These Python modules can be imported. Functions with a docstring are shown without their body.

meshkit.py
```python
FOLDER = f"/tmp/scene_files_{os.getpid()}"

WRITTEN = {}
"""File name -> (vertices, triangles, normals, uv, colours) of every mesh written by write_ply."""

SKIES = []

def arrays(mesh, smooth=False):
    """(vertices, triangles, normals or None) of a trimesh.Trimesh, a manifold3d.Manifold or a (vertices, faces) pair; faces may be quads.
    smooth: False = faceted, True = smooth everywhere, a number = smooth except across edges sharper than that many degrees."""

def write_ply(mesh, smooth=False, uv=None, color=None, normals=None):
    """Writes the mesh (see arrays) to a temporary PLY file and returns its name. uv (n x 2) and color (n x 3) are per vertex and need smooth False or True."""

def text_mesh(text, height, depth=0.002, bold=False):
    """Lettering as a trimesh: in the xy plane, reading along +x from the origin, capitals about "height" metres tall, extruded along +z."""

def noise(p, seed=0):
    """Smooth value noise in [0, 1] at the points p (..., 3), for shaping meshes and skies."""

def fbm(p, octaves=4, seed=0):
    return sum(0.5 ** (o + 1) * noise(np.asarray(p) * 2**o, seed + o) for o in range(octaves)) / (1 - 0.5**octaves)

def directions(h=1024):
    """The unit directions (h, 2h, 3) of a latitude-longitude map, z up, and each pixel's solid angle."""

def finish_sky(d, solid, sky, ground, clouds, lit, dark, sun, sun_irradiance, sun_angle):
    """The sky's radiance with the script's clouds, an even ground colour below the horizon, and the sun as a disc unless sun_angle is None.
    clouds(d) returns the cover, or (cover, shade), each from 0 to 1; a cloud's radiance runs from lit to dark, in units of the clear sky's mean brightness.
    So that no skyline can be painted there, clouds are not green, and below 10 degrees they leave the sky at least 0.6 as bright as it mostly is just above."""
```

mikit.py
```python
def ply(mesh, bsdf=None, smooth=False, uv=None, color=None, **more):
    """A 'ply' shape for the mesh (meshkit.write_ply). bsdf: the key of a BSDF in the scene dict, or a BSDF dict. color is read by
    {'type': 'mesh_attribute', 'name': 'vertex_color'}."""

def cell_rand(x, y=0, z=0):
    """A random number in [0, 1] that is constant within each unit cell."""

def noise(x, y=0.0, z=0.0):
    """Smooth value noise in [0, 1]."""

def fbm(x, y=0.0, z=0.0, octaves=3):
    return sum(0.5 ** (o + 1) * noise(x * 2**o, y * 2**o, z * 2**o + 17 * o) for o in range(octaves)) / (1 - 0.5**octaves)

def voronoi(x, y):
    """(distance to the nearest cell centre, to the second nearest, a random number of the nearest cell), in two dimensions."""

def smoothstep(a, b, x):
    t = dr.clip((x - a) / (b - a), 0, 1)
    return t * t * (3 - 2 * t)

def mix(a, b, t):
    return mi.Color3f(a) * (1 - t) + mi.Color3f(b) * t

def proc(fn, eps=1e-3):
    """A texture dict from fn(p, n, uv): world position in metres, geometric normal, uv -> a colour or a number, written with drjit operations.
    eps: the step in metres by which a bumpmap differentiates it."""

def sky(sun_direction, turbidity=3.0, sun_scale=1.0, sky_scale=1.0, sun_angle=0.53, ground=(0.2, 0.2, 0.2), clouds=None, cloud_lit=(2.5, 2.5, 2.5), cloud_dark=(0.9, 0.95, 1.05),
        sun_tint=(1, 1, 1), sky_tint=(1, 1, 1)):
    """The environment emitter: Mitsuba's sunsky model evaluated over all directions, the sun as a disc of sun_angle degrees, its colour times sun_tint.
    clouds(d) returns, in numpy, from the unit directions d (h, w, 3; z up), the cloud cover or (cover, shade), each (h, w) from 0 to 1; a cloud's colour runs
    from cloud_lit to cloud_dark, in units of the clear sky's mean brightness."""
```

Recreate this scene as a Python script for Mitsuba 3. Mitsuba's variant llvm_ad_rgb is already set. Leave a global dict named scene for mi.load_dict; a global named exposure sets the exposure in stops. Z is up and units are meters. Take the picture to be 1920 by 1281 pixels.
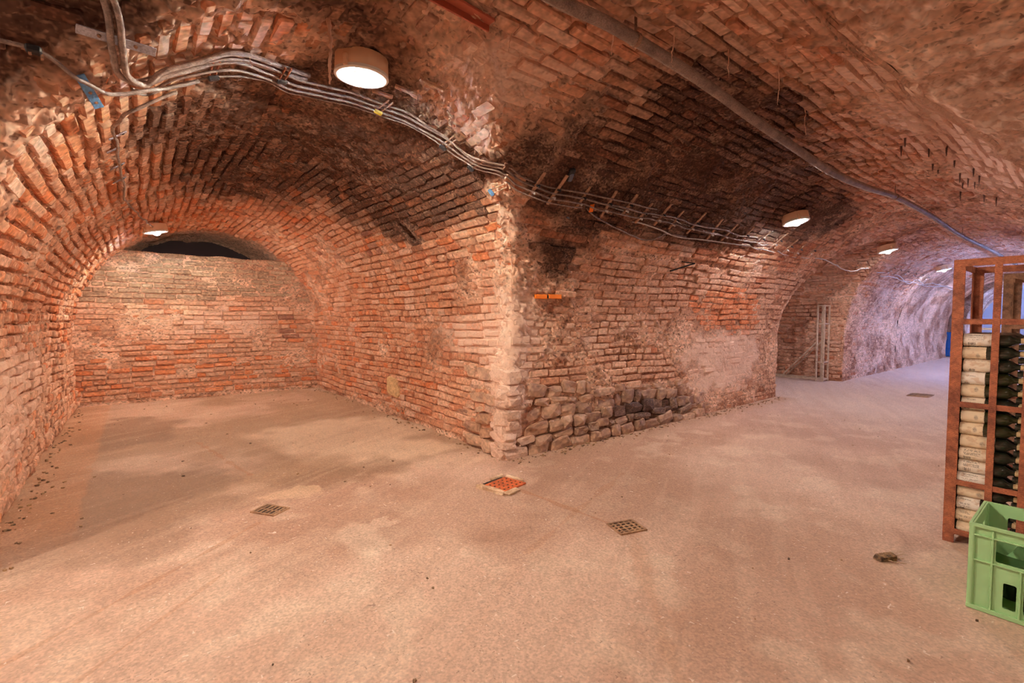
import math
import numpy as np, trimesh, drjit as dr, mitsuba as mi
import mikit, meshkit
from mikit import fbm as dfbm, noise as dnoise, smoothstep as dss, mix as dmix, cell_rand
from meshkit import fbm, noise

T = mi.ScalarTransform4f
scene = {'type': 'scene'}
labels = {}
rng = np.random.default_rng(11)

# ------------------------------------------------------------------ camera, exposure
F_PX, YAW, PITCH = 890.0, math.radians(51.5), math.atan(42 / 890.0)
CAM = np.array([0.0, 0.0, 1.35])
FWD = np.array([math.cos(YAW) * math.cos(PITCH), math.sin(YAW) * math.cos(PITCH), -math.sin(PITCH)])
RGT = np.array([math.sin(YAW), -math.cos(YAW), 0.0])
UPV = np.cross(RGT, FWD)
scene['camera'] = {'type': 'perspective', 'fov': 2 * math.degrees(math.atan(960 / F_PX)), 'fov_axis': 'x', 'near_clip': 0.02, 'far_clip': 200.0,
                   'to_world': T().look_at(origin=CAM.tolist(), target=(CAM + FWD).tolist(), up=[0, 0, 1])}
exposure = 0.26
WARM = (1.0, 0.82, 0.64)
COOL = (1.0, 0.83, 0.80)
BLUE = (0.24, 0.42, 1.0)
# ceiling lamps, the last two added unseen as fill: x, y, z of the fitting, power, colour, tilt (degrees about x, about y), label
LAMPS = [
    (1.08, 2.76, 2.83, 3300, WARM, (4, 0), 'large round ceiling lamp glowing nearest, at the mouth of the walled-up chamber'),
    (0.26, 8.40, 2.64, 2000, WARM, (0, -12), 'round ceiling lamp glowing deep in the walled-up chamber, above its end wall'),
    (6.52, 2.50, 2.63, 1300, COOL, (-12, 0), 'round ceiling lamp glowing above the plastered end of the pier, first along the tunnel'),
    (10.65, 2.54, 2.64, 1000, COOL, (-12, 0), 'round ceiling lamp glowing above the niche with the steel frame, second along the tunnel'),
    (15.3, 2.54, 2.60, 500, COOL, (-12, 0), 'round ceiling lamp glowing just left of the rack post, third along the tunnel'),
    (19.1, 2.43, 2.62, 350, COOL, (-12, 0), 'round ceiling lamp seen through the top left opening of the wine rack'),
    (23.0, 1.65, 2.84, 350, COOL, (0, 0), 'farthest round ceiling lamp, seen over the second rack'),
    (-2.3, 2.45, 2.66, 2300, WARM, (-10, 0), 'round ceiling lamp in the tunnel outside the photo on the left'),
    (1.6, -1.6, 2.70, 750, WARM, (0, 0), 'unseen fill lamp added in the hall behind the camera'),
    (5.6, -1.9, 2.55, 600, WARM, (0, 0), 'unseen fill lamp added in the hall behind the wine rack'),
]
BLUE_TUBES = [(14.6, 0.30, 2.20), (19.0, 0.30, 2.20), (25.5, 1.57, 2.80), (27.6, 1.57, 2.80)]
BLUE_POWER = 600.0

# ------------------------------------------------------------------ the cellar's vaults
MY, MZ, MR = 1.57, 0.93, 2.0              # main tunnel, along x
CX, CZ, CR, CY1 = 1.03, 1.12, 1.77, 9.70  # walled-up chamber, along y
KX, KZ, KR, KY1 = 10.35, 1.10, 1.65, 6.6  # niche
JX, JZ, JR, JY1 = 24.15, 1.10, 1.65, 6.6  # far niche
HX, HZ, HA, HB = 2.0, 1.0, 8.0, 1.82      # wide hall on the right / behind the camera
MX0, MX1 = -6.0, 29.0


def ss(a, b, x):
    t = np.clip((x - a) / (b - a), 0, 1)
    return t * t * (3 - 2 * t)


def half_c(z, zc=CZ, r=CR):
    return np.where(z < zc, r, np.sqrt(np.maximum(r * r - np.maximum(z - zc, 0) ** 2, 0)))


def half_h(z):
    return np.where(z < HZ, HA, HA * np.sqrt(np.maximum(1 - ((z - HZ) / HB) ** 2, 0)))


def m_left(z):
    return MY + np.where(z < MZ, MR, np.sqrt(np.maximum(MR * MR - np.maximum(z - MZ, 0) ** 2, 0)))


def in_m(p):
    return np.hypot(p[..., 1] - MY, np.maximum(p[..., 2] - MZ, 0)) < MR


def inside(p):
    x, y, z = p[..., 0], p[..., 1], p[..., 2]
    r = in_m(p) & (x > MX0) & (x < MX1)
    for cx, cz, cr, y1 in ((CX, CZ, CR, CY1), (KX, KZ, KR, KY1), (JX, JZ, JR, JY1)):
        r |= (np.hypot(x - cx, np.maximum(z - cz, 0)) < cr) & (y > MY) & (y < y1)
    r |= (y < MY) & (y > -5) & (z < HZ + HB) & (np.abs(x - HX) < half_h(z))
    return r & (z > -0.01)


def wob(p):
    """The slow unevenness that every masonry surface shares, so that edges stay closed."""
    p = np.asarray(p)
    o = np.zeros_like(p)
    for k in range(3):
        o[..., k] = 0.075 * (fbm(p * 1.1 + 31 * k, 2, 5 + k) - 0.5) + 0.030 * (noise(p * 5.5 + 17 * k, 9 + k) - 0.5)
    o[..., 2] *= ss(0.0, 0.25, p[..., 2])
    return o


def arc_m(s, side):
    """Main tunnel: arc length s from the crown down one side (side +1: left, -1: right) -> y, z, inward normal y, z."""
    s = np.asarray(s, float)
    th = np.clip(s / MR, 0, math.pi / 2)
    return (MY + side * MR * np.sin(th), np.where(s > MR * math.pi / 2, MZ - (s - MR * math.pi / 2), MZ + MR * np.cos(th)), -side * np.sin(th), -np.cos(th))


def arc_c(s, side, cx=CX, cz=CZ, r=CR):
    s = np.asarray(s, float)
    th = np.clip(s / r, 0, math.pi / 2)
    return (cx + side * r * np.sin(th), np.where(s > r * math.pi / 2, cz - (s - r * math.pi / 2), cz + r * np.cos(th)), -side * np.sin(th), -np.cos(th))


SM, SC, SK = MR * math.pi / 2 + MZ, CR * math.pi / 2 + CZ, KR * math.pi / 2 + KZ


class Surf:
    """One strip of masonry: axis coordinate a from lo(s) to hi(s), arc length s from s0 to s1. pt(a, s) -> point, normal, axis direction, downward direction."""

    def __init__(self, kind, side, lo, hi, s0, s1, par=None):
        self.kind, self.side, self.lo, self.hi, self.s0, self.s1, self.par = kind, side, lo, hi, s0, s1, par

    def pt(self, a, s):
        a, s = np.broadcast_arrays(np.asarray(a, float), np.asarray(s, float))
        o = np.zeros_like(a)
        if self.kind == 'm':
            y, z, ny, nz = arc_m(s, self.side)
            p, n = np.stack([a, y, z], -1), np.stack([o, ny, nz], -1)
            ta = np.stack([o + 1, o, o], -1)
        elif self.kind == 'c':
            x, z, nx, nz = arc_c(s, self.side, *self.par)
            p, n = np.stack([x, a, z], -1), np.stack([nx, o, nz], -1)
            ta = np.stack([o, o + 1, o], -1)
        elif self.kind == 'x':   # upright wall across x: a is x, s is depth below the wall's top, par = (y, top)
            p, n = np.stack([a, o + self.par[0], self.par[1] - s], -1), np.stack([o, o - self.side, o], -1)
            ta = np.stack([o + 1, o, o], -1)
        elif self.kind == 'y':   # upright wall across y at x = par[0]; its room lies towards -x * side
            p, n = np.stack([o + self.par[0], a, self.par[1] - s], -1), np.stack([o - self.side, o, o], -1)
            ta = np.stack([o, o + 1, o], -1)
        return p, n, ta, np.cross(n, ta)


def z_m(s):
    return arc_m(s, 1)[1]


def z_c(s):
    return arc_c(s, 1)[1]


C_ = lambda v: (lambda s: np.zeros_like(np.asarray(s, float)) + v)
mouth = lambda s: m_left(z_c(s))
mouth_k = lambda s: m_left(arc_c(s, 1, KX, KZ, KR)[1])
c_l = lambda s: CX - half_c(z_m(s))
c_r = lambda s: CX + half_c(z_m(s))
k_l = lambda s: KX - half_c(z_m(s), KZ, KR)
k_r = lambda s: KX + half_c(z_m(s), KZ, KR)
j_l = lambda s: JX - half_c(z_m(s), JZ, JR)
j_r = lambda s: JX + half_c(z_m(s), JZ, JR)
h_l = lambda s: np.maximum(HX - half_h(z_m(s)), MX0)
h_r = lambda s: HX + half_h(z_m(s))
S2 = MR * math.acos((2.03 - MZ) / MR)       # arc length where the ceiling passes into the walls
SA = {
    # holder: list of strips
    'ceiling': [Surf('m', 1, C_(MX0), c_l, 0, S2), Surf('m', 1, c_r, k_l, 0, S2), Surf('m', 1, k_r, j_l, 0, S2), Surf('m', 1, j_r, C_(MX1), 0, S2),
                Surf('m', -1, C_(MX0), h_l, 0, S2), Surf('m', -1, h_r, C_(MX1), 0, S2)],
    'wall_center': [Surf('m', 1, c_r, k_l, S2, SM)],
    'wall_far': [Surf('m', 1, k_r, j_l, S2, SM), Surf('m', 1, j_r, C_(MX1), S2, SM)],
    'wall_outer': [Surf('m', 1, C_(MX0), c_l, S2, SM), Surf('m', -1, C_(MX0), h_l, S2, SM), Surf('m', -1, h_r, C_(MX1), S2, SM)],
    'wall_left': [Surf('c', -1, mouth, C_(11.2), 0, SC, (CX, CZ, CR))],
    'wall_right': [Surf('c', 1, mouth, C_(11.2), 0, SC, (CX, CZ, CR))],
    'wall_niche': [Surf('c', 1, mouth_k, C_(KY1), 0, SK, (KX, KZ, KR)), Surf('c', -1, mouth_k, C_(KY1), 0, SK, (KX, KZ, KR))],
    'wall_recess': [Surf('c', 1, mouth_k, C_(JY1), 0, SK, (JX, JZ, JR)), Surf('c', -1, mouth_k, C_(JY1), 0, SK, (JX, JZ, JR))],
}
BACK_TOP = 2.43
back = Surf('x', 1, lambda s: CX - half_c(BACK_TOP - s) - 0.03, lambda s: CX + half_c(BACK_TOP - s) + 0.03, 0, BACK_TOP, (CY1, BACK_TOP))
HOLE = np.array([2.35, 4.80, 2.30])          # the black hole in the chamber's vault


def crust_mask(p, edge, h):
    """0 to 1: how far old plaster, sinter and dirt cover the bricks."""
    x, y, z = p[..., 0], p[..., 1], p[..., 2]
    n = fbm(p * 1.7, 3, 21)
    c = 0.8 * ss(0.52, 0.68, n)
    if h in ('ceiling', 'wall_center', 'wall_outer'):
        near = 1 - ss(0.06, 0.34, edge + 0.5 * (n - 0.5))
        c = np.maximum(c, near)
    if h == 'ceiling':
        c = np.maximum(c, 0.95 * ss(1.35, 0.5, x + 1.2 * (n - .5)))                          # over and left of the chamber mouth
        c = np.maximum(c, 0.95 * ss(2.0, 2.3, z) * ss(0.42, 0.58, n) * ss(3.9, 3.0, np.abs(x - 5.6)) * (y > 2.2))
        c = np.maximum(c, 0.80 * (y < 1.35) * ss(0.30, 0.55, n))
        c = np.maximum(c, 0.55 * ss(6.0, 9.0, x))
    if h in ('wall_left', 'wall_right'):
        c = np.maximum(c, 1 - ss(0.05, 0.32, edge + 0.6 * (n - 0.5)))
        c = np.maximum(c, 0.95 * ss(2.55, 2.8, z) * ss(5.2, 4.2, y))
    if h == 'wall_left':
        c = np.maximum(c, 0.85 * ss(0.10, 0.0, np.abs(z - 2.05 - .12 * (y - 4))) * ss(.45, .6, n))
    if h == 'wall_center':
        pl = ss(5.35, 5.7, x + 0.5 * (n - .5)) * ss(1.75, 1.4, z + 0.5 * (n - .5)) * ss(8.75, 8.5, x)
        pl = pl * (1 - ss(0.5, 0.2, np.hypot((x - 6.9) / 1.9, (z - 1.42) / 0.55)))
        c = np.maximum(c, 0.92 * pl)
        c = np.maximum(c, 0.85 * ss(0.5, 0.25, np.hypot((x - 3.15) / 1.0, (z - 1.72) / 1.2) + .5 * (n - .5)))
    if h == 'wall_far':
        c = np.maximum(c, 0.80)
    if h in ('wall_niche', 'wall_recess'):
        c = np.maximum(c, 0.35)
    return c


def relief(p, c):
    f = 0.75 * (noise(p * 26, 41) - .5) + 0.65 * (noise(p * 11, 43) - .5) + 0.75 * (noise(p * 47, 44) - .5)
    big = fbm(p * 6.0, 2, 47) - 0.5
    return -0.013 + 0.033 * c + (0.011 + 0.036 * c) * f + 0.024 * c * big


# ------------------------------------------------------------------ materials
def C3(*v):
    return mi.Color3f(*v)


def gs(p, c, r):
    return np.exp(-(((p - np.array(c)) / np.array(r)) ** 2).sum(-1))


def stain_and_light(p):
    """Soot and painted shade (0 to 1) or lime and painted lamplight (0 to -1) of the masonry, by place."""
    n1, n2 = fbm(p * 1.6, 3, 101), fbm(p * 7 + 9, 2, 102)
    s = 1.9 * gs(p, (1.2, 3.95, 2.85), (1.15, 1.05, 0.6)) + .6 * gs(p, (1.0, 5.6, 2.85), (1.3, 1.2, .5)) + 0.85 * gs(p, (2.15, 4.4, 2.45), (0.45, 1.5, 0.35)) + 0.6 * gs(p, (0.9, 6.6, 2.9), (.9, 1.0, .3))  # sooty crown, with the lamp housing's shade painted in
    s += 1.25 * gs(p, (4.4, 2.85, 2.45), (2.5, 0.50, 0.34)) + .85 * gs(p, (4.6, 2.15, 2.8), (2.2, .65, .5)) + .45 * gs(p, (3.0, 1.6, 2.9), (1.2, .4, .4)) + 0.7 * gs(p, (7.4, 2.4, 2.6), (1.6, 0.5, 0.35)) + 0.9 * gs(p, (3.2, 3.4, 1.95), (.40, .5, .32))  # shade of the left haunch painted in with its grime
    s += 1.6 * gs(p, (-0.35, 2.3, 2.75), (1.0, 0.55, 0.40)) + 0.9 * gs(p, (-0.75, 2.95, 2.45), (0.45, 0.4, 0.35)) + .9 * gs(p, (-.1, 1.7, 2.9), (1.3, .55, .4)) + 1.3 * gs(p, HOLE, (.16, .16, .16))  # last term paints the dark inside the vault opening
    s += 0.35 * gs(p, (-.75, 4.2, .1), (.4, 1.6, .25)) + 0.5 * gs(p, (2.8, 8.4, .4), (.4, 1.0, .35)) + 0.85 * gs(p, (4.7, 3.5, .22), (1.5, .5, .30)) + .5 * gs(p, (5.0, 2.3, 2.8), (2.2, .6, .3)) + .75 * gs(p, (4.0, -1.3, 2.7), (6.0, 1.7, .7))  # last term paints shade on the hall vault, near its lamps
    soot_shade = ss(0.30, 0.85, s * (0.35 + 1.25 * n1) + 0.30 * (n2 - .5)) * 0.96 * (0.80 + 0.20 * ss(.35, .6, n2))
    b = 1.05 * gs(p, (2.82, 3.60, 0.9), (0.24, 0.30, 1.15)) + 0.75 * gs(p, (2.75, 4.3, 1.15), (0.3, 0.9, 0.35)) + 1.2 * gs(p, (7.0, 3.6, 0.75), (1.3, .5, .5)) + 0.9 * gs(p, (-.75, 4.9, 0.75), (.4, 1.9, .55))
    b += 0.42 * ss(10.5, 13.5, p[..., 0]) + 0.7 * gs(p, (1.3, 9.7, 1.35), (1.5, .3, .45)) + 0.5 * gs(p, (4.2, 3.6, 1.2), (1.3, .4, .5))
    b += 1.5 * gs(p, (1.75, 2.45, 2.72), (.42, .50, .35)) + 1.3 * gs(p, (.42, 2.72, 2.80), (.5, .36, .3)) + 1.1 * gs(p, (2.4, 3.05, 2.3), (.22, .25, .45)) + .95 * gs(p, (5.2, .75, 2.7), (3.5, .6, .4)) + .5 * gs(p, (-.30, 3.15, 2.3), (.30, .35, .35))  # lamplight on the mouth rim and right band painted as pale tone
    bloom_light = ss(0.34, 0.85, b * (0.35 + 1.2 * n1) + 0.5 * (n2 - .5)) * (0.45 + 0.75 * n2)
    return np.clip(soot_shade * (1 - .75 * np.clip(bloom_light, 0, 1)) - bloom_light * (1 - .6 * soot_shade), -1, 1)


SOOT_SHADE, LIME_LIGHT = (0.050, 0.025, 0.019), (0.74, 0.55, 0.45)  # also the tints of painted shade and painted lamplight


def finish(c, p, uv, f):
    """Lime and painted light, or sooty dirt and painted shade, over a masonry colour, as uv.y says."""
    g = dnoise(p.x * 70, p.y * 70, p.z * 70)
    c = dmix(c, C3(*LIME_LIGHT), dr.clip(-uv.y * (0.45 + 1.1 * g), 0, .9))
    return dmix(c, C3(*SOOT_SHADE) * (.5 + f), dr.clip(uv.y * (.7 + .6 * g), 0, .95))


def brick_color(p, n, uv):
    """uv.x: 0 to 1 red bricks, 1 to 2 sandy pink ones, 2 to 3 cement-grey ones, 3 to 4 bright red ones."""
    t = uv.x - dr.floor(uv.x)
    c = dmix((0.42, 0.172, 0.098), (0.54, 0.290, 0.185), dss(0.0, 0.55, t))
    c = dmix(c, C3(0.62, 0.41, 0.31), dss(0.62, 0.86, t))
    c = dmix(c, C3(0.27, 0.125, 0.090), dss(0.88, 0.96, t))
    c = dmix(c, dmix((0.44, 0.245, 0.165), (0.66, 0.43, 0.31), t), dr.select((uv.x >= 1) & (uv.x < 2), .9, 0.0))
    c = dmix(c, dmix((0.27, 0.185, 0.13), (0.43, 0.32, 0.235), t), dr.select((uv.x >= 2) & (uv.x < 3), .95, 0.0))
    c = dmix(c, dmix((0.52, 0.17, 0.075), (0.60, 0.27, 0.145), t), dr.select(uv.x >= 3, .95, 0.0))
    f = dfbm(p.x * 38, p.y * 38, p.z * 38, 2)
    m = dnoise(p.x * 14, p.y * 14, p.z * 17)
    c = dmix(c, C3(0.57, 0.40, 0.30), dss(0.55, 0.80, .6 * m + .4 * f) * .65)
    return finish(c * (0.45 + 1.1 * f), p, uv, f)


def mortar_color(p, n, uv):
    f = dfbm(p.x * 34, p.y * 34, p.z * 34, 2)
    m = dnoise(p.x * 11, p.y * 11, p.z * 11)
    c = dmix((0.33, 0.165, 0.105), (0.64, 0.43, 0.32), uv.x + .5 * (m - .5))
    g = dnoise(p.x * 58, p.y * 58, p.z * 58)
    c = dmix(c * (0.30 + 1.4 * f), C3(.13, .065, .045), dss(.40, .26, .65 * g + .35 * f) * .8)
    return finish(c, p, uv, f)


def stone_color(p, n, uv):
    f = dfbm(p.x * 28, p.y * 28, p.z * 28, 2)
    m = dnoise(p.x * 9, p.y * 9, p.z * 9)
    c = dmix((0.36, 0.205, 0.13), (0.54, 0.36, 0.255), uv.x)
    c = dmix(c, C3(0.24, 0.125, 0.10), dss(.55, .75, m) * .6)
    return finish(c * (0.45 + 1.0 * f), p, uv, f)


def line(p, a, b, w):
    """1 near the floor line from a to b."""
    dx, dy = b[0] - a[0], b[1] - a[1]
    l2 = dx * dx + dy * dy
    t = dr.clip(((p.x - a[0]) * dx + (p.y - a[1]) * dy) / l2, 0, 1)
    d = dr.sqrt(dr.square(p.x - a[0] - t * dx) + dr.square(p.y - a[1] - t * dy))
    return dss(w, w * .35, d + w * 1.3 * (dnoise(p.x * 9, p.y * 9) - .5))


def spot(p, x, y, rx, ry):
    d = dr.sqrt(dr.square((p.x - x) / rx) + dr.square((p.y - y) / ry))
    return dss(1.1, 0.65, d + 1.25 * (dfbm(p.x * 2.2 / max(rx, ry), p.y * 2.2 / max(rx, ry), 3, 3) - .5))


def floor_color(p, n, uv):
    n1, n2 = dfbm(p.x * .9, p.y * .9, 0, 3), dfbm(p.x * 4, p.y * 4, 7, 3)
    f = dfbm(p.x * 110, p.y * 110, 1, 2)
    c = dmix((0.44, 0.278, 0.205), (0.58, 0.412, 0.325), dss(0.33, 0.62, n1))
    c = dmix(c, C3(0.68, 0.54, 0.43), dss(.52, .72, n2) * .45)
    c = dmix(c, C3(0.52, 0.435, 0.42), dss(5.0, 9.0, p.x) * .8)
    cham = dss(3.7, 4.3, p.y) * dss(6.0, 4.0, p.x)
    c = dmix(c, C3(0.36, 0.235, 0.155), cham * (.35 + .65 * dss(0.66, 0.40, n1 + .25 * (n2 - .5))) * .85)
    cast_shade = .8 * spot(p, -.30, 4.0, .85, .8) + spot(p, -.15, 7.3, .62, 1.05) + spot(p, -.35, 4.6, .75, .95) + .8 * spot(p, .3, 4.6, .4, .55) + .6 * spot(p, 1.4, 4.1, .6, .3)  # cast shadows across the chamber floor, painted into its colour
    c = dmix(c, C3(0.25, 0.150, 0.098), dr.clip(cast_shade, 0, 1) * .75)
    c = dmix(c, C3(0.76, 0.60, 0.46), spot(p, 1.95, 5.6, .95, 1.35) * .7)
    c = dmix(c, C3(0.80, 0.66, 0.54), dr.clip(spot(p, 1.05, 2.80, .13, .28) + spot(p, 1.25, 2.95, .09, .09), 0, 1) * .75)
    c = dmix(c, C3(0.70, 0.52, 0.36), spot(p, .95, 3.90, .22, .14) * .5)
    c = dmix(c, C3(0.39, 0.245, 0.18), .60 * spot(p, 2.8, 2.4, 1.2, .7) + .55 * spot(p, 1.75, 2.95, 1.3, .65) + .4 * spot(p, 2.9, 1.4, .35, .45))
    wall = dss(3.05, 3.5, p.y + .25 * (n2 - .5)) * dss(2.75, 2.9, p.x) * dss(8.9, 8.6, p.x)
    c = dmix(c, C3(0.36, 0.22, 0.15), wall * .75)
    c = dmix(c, C3(0.50, 0.24, 0.12), dss(.47, .40, dr.abs(p.x + .74) + .2 * (n2 - .5)) * cham * dss(.1, .3, dss(.5, .2, p.x + .74)) * .4)
    for a, b, w, k in (((2.35, 2.9), (2.42, 2.0), .03, .5), ((1.75, 2.05), (3.3, 2.6), .03, .28), ((.60, 3.45), (-.5, 2.6), .02, .4), ((.35, 2.9), (-.35, 2.2), .018, .35), ((.5, 6.2), (.75, 4.6), .03, .5), ((2.4, 1.8), (1.5, .9), .05, .25)):
        c = dmix(c, C3(0.40, 0.19, 0.09), line(p, a, b, w) * k)
    st = dfbm((p.x * .89 + p.y * .45) * 1.1, (p.y * .89 - p.x * .45) * 11, 5, 3)
    c = dmix(c, C3(0.40, 0.245, 0.165), dss(.56, .70, st) * .14)
    c = dmix(c, C3(0.74, 0.58, 0.46), dss(.44, .30, st) * .12)
    c = c * (0.66 + 0.50 * f)
    v = dnoise(p.x * 95, p.y * 95)
    c = dmix(c, C3(0.17, 0.10, 0.07), dss(.90, .95, v) * .55 * dss(.4, .6, dnoise(p.x * 3, p.y * 3, 4)))
    c = dmix(c, C3(0.85, 0.78, 0.72), dss(.93, .97, dnoise(p.x * 62 + 40, p.y * 62)) * .5)
    return c


def masonry_bump(p, n, uv):
    return dfbm(p.x * 62, p.y * 62, p.z * 62, 2)


def floor_bump(p, n, uv):
    return dfbm(p.x * 45, p.y * 45, 2, 2)


def principled(color, rough=.85, **k):
    if not isinstance(color, dict):
        color = {'type': 'rgb', 'value': list(color)}
    return {'type': 'principled', 'base_color': color, 'roughness': rough, 'specular': k.pop('specular', .25), **k}


def bumped(b, fn, scale, eps=2e-3):
    return {'type': 'twosided', 'bsdf': {'type': 'bumpmap', 'arbitrary': mikit.proc(fn, eps), 'scale': scale, 'bsdf': b}}


def two(b):
    return {'type': 'twosided', 'bsdf': b}


def rusty(base, dark, sc=30.0):
    def fn(p, n, uv):
        a, b = dfbm(p.x * sc, p.y * sc, p.z * sc, 3), dfbm(p.x * sc * .2, p.y * sc * .2, p.z * sc * .2, 2)
        return dmix(dark, base, dss(.25, .7, .6 * a + .4 * b)) * (.7 + .6 * dnoise(p.x * 190, p.y * 190, p.z * 190))
    return fn


def label_color(p, n, uv):
    """Bottle labels: uv.x runs along the bottle, uv.y around it plus twice the number of the print."""
    k = dr.floor(uv.y / 2)
    u, v = uv.x, uv.y - 2 * k
    r = cell_rand(k, 3)
    c = dmix((.74, .62, .46), (.80, .76, .70), dss(.35, .6, r))
    c = dmix(c, C3(.78, .50, .26), dss(.82, .86, r))
    c = dmix(c, C3(.50, .33, .20), dss(.52, .72, dfbm(p.x * 45, p.y * 45, p.z * 45, 3)) * .55)
    bars = dr.select((u > .14) & (u < .36) & (v > .16) & (v < .34) & (cell_rand(u * 90, k) > .45) & (r > .3), 1.0, 0.0)
    lines = dr.select((u > .14) & (u < .62) & (v > .40) & (v < .8) & (cell_rand(v * 22, 7, k) > .55) & (dnoise(u * 60, v * 22, k) > .42) & (r > .3), .55, 0.0)
    crest = dss(.16, .05, dr.sqrt(dr.square((u - .66) * 1.25) + dr.square(v - .5))) * dr.select(r < .3, .75, 0.0) * (.4 + .6 * dnoise(u * 30, v * 30))
    return dmix(c, C3(.10, .07, .06), dr.clip(bars * .85 + lines + crest, 0, 1))


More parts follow.
